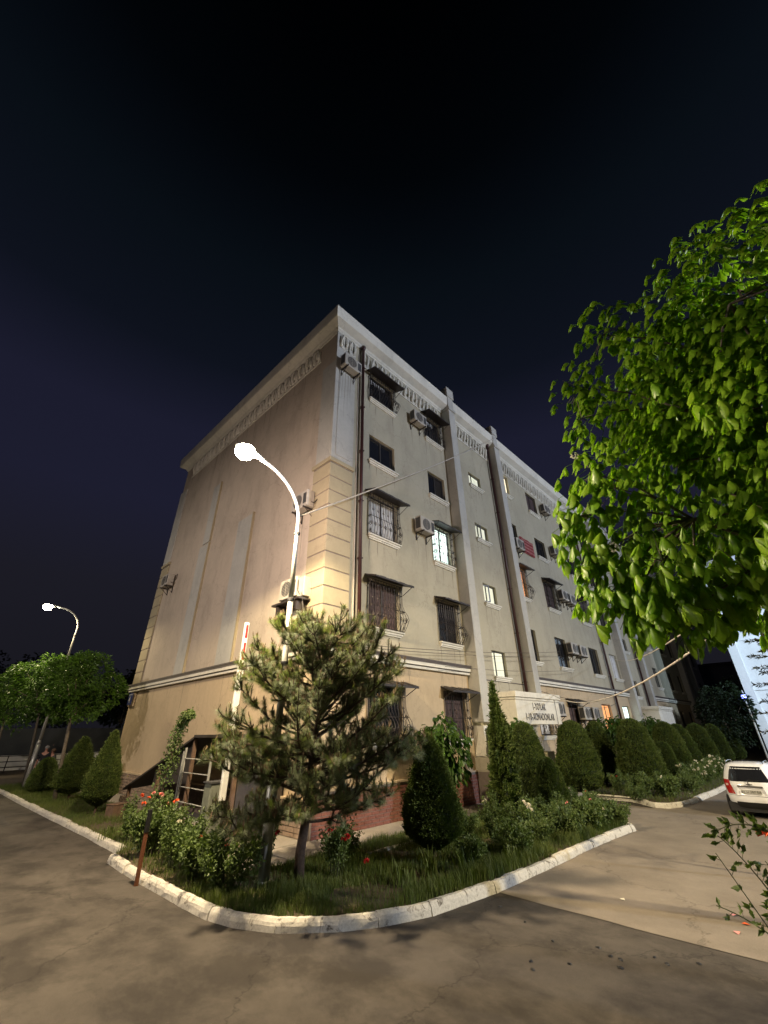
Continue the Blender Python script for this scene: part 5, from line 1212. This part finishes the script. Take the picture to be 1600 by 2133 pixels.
# ---------------------------------------------------------------- far buildings on the right
FB = empty('white_building', (33, -14, 0), 'tall plain white building lit blue white at the right edge', 'building')
b = MB(); b.box(31.2, 46, -26, -5.15, 0, 13); b.build('wall', X['farwall'], FB)
b = MB(); b.box(31.0, 31.2, -5.6, -5.1, 0, 13); b.build('corner_strip', X['farwall'], FB)
for y in (-9, -13, -17):
    for z in (1.5, 4.6, 7.7): b = MB(); b.box(31.16, 31.19, y-.8, y+.8, z, z+1.5); b.build('window', X['frame'], FB)
for z in (4.1, 7.2, 10.2): b = MB(); b.box(31.14, 31.2, -26, -5.2, z, z+.06); b.build('floor_line', X['farwall'], FB)
FB2 = empty('low_grey_building', (66, -6, 0), 'unlit low grey building with a dark parapet between the block and the white building', 'building')
b = MB(); b.box(60, 80, -22, 14, 0, 8.5); b.build('wall', X['farwall2'], FB2); b = MB(); b.box(59.8, 80.2, -22, 14.2, 8.5, 8.9); b.build('parapet', X['roof'], FB2)
for j in range(5):
    for z in (2.0, 5.2): b = MB(); b.box(59.94, 59.99, -4+j*2.6, -2.6+j*2.6, z, z+1.5); b.build('window', X['glass'], FB2)
FL = empty('flood_lamp', (30.6, -5.0, 0), 'small blue white flood lamp on a thin pole by the white building', 'lamp')
b = MB(); b.tube([(30.6, -5.0, 0), (30.6, -5.0, 4.1)], .05, 8); b.build('pole', X['galv'], FL); b = MB(); b.box(30.42, 30.5, -5.12, -4.88, 3.65, 3.85); b.build('lens', emit('flood_lens', (.18, .22, 1.0), 5), FL)

# ---------------------------------------------------------------- two people beyond the small dome thuja
def person(loc, rz, label, hair, shirt, h=1.7):
    r = empty('person', (loc[0], loc[1], loc[2]), label, 'person', None, rz); k = h/1.7
    def skin(nm, J, E_, m, sub=2):
        me = bpy.data.meshes.new(nm); me.from_pydata([(x*k, y*k, z*k) for (x, y, z, _) in J], E_, []); o = bpy.data.objects.new(nm, me); COL.objects.link(o); o.parent = r; me.materials.append(m)
        s = o.modifiers.new('skin', 'SKIN'); d = me.skin_vertices[0].data
        for i, j in enumerate(J): q = j[3]; q = q if isinstance(q, tuple) else (q, q); d[i].radius = (q[0]*k, q[1]*k)
        d[0].use_root = True; u = o.modifiers.new('sub', 'SUBSURF'); u.levels = sub; u.render_levels = sub
        for p_ in me.polygons: p_.use_smooth = True
        return o
    B_ = [(0, 0, .95, (.13, .10)), (0, 0, 1.12, (.12, .09)), (0, 0, 1.34, (.16, .10)), (0, 0, 1.45, (.07, .06)), (0, 0, 1.52, (.055, .055)), (0, .012, 1.60, (.075, .09)), (0, .01, 1.68, (.05, .06)),
          (.19, 0, 1.39, .05), (.24, .0, 1.13, .04), (.23, .08, .90, .032), (.23, .11, .80, .03), (-.19, 0, 1.39, .05), (-.25, 0, 1.13, .04), (-.22, .10, .92, .032), (-.2, .14, .83, .03),
          (.09, 0, .88, .085), (.10, .01, .48, .055), (.10, -.01, .08, .04), (.10, .10, .04, .035), (-.09, 0, .88, .085), (-.10, .02, .48, .055), (-.10, 0, .08, .04), (-.10, .11, .04, .035)]
    E_ = [(0,1),(1,2),(2,3),(3,4),(4,5),(5,6),(2,7),(7,8),(8,9),(9,10),(2,11),(11,12),(12,13),(13,14),(0,15),(15,16),(16,17),(17,18),(0,19),(19,20),(20,21),(21,22)]
    skin('body', B_, E_, X['skin'])
    skin('shirt', [(x, y, z, (q[0]+.02, q[1]+.02) if isinstance(q, tuple) else q+.016) for x, y, z, q in (B_[0:4]+B_[7:9]+B_[11:13])], [(0,1),(1,2),(2,3),(2,4),(4,5),(2,6),(6,7)], shirt)
    skin('trousers', [(x, y, z, (q[0]+.01, q[1]+.01) if isinstance(q, tuple) else q+.018) for x, y, z, q in ([B_[0]]+B_[15:18]+B_[19:22])], [(0,1),(1,2),(2,3),(0,4),(4,5),(5,6)], X['cloth2'])
    b = MB(); b.lathe([(.075, -.05), (.095, .0), (.088, .05), (.045, .085), (.005, .095)], (0, -.015*k, 1.63*k), 14); o = b.build('hair', hair, None, smooth=True); o.parent = r
    b = MB(); b.add([(-.012, .09, 1.59), (.012, .09, 1.59), (0, .118, 1.585), (0, .095, 1.625)], [(0,1,2), (0,2,3), (1,3,2)]); o = b.build('nose', X['skin'], None); o.parent = r
    b = MB()
    for s_ in (-1, 1): b.lathe([(.004, -.006), (.009, 0), (.004, .006)], (s_*.03*k, .092*k, 1.625*k), 6)
    b.box(-.022*k, .022*k, .09*k, .096*k, 1.56*k, 1.566*k); o = b.build('eyes_and_mouth', X['ink'], None); o.parent = r
person((-1.80, 17.12, .1), 2.6, 'person in dark clothes with light hair and a pinkish lit face behind the dome thuja', X['hair'], X['cloth'], 1.56)
person((-1.55, 17.03, .1), 2.2, 'person in a grey top turned aside, right of the light haired one', X['wood'], X['cloth2'], 1.44)
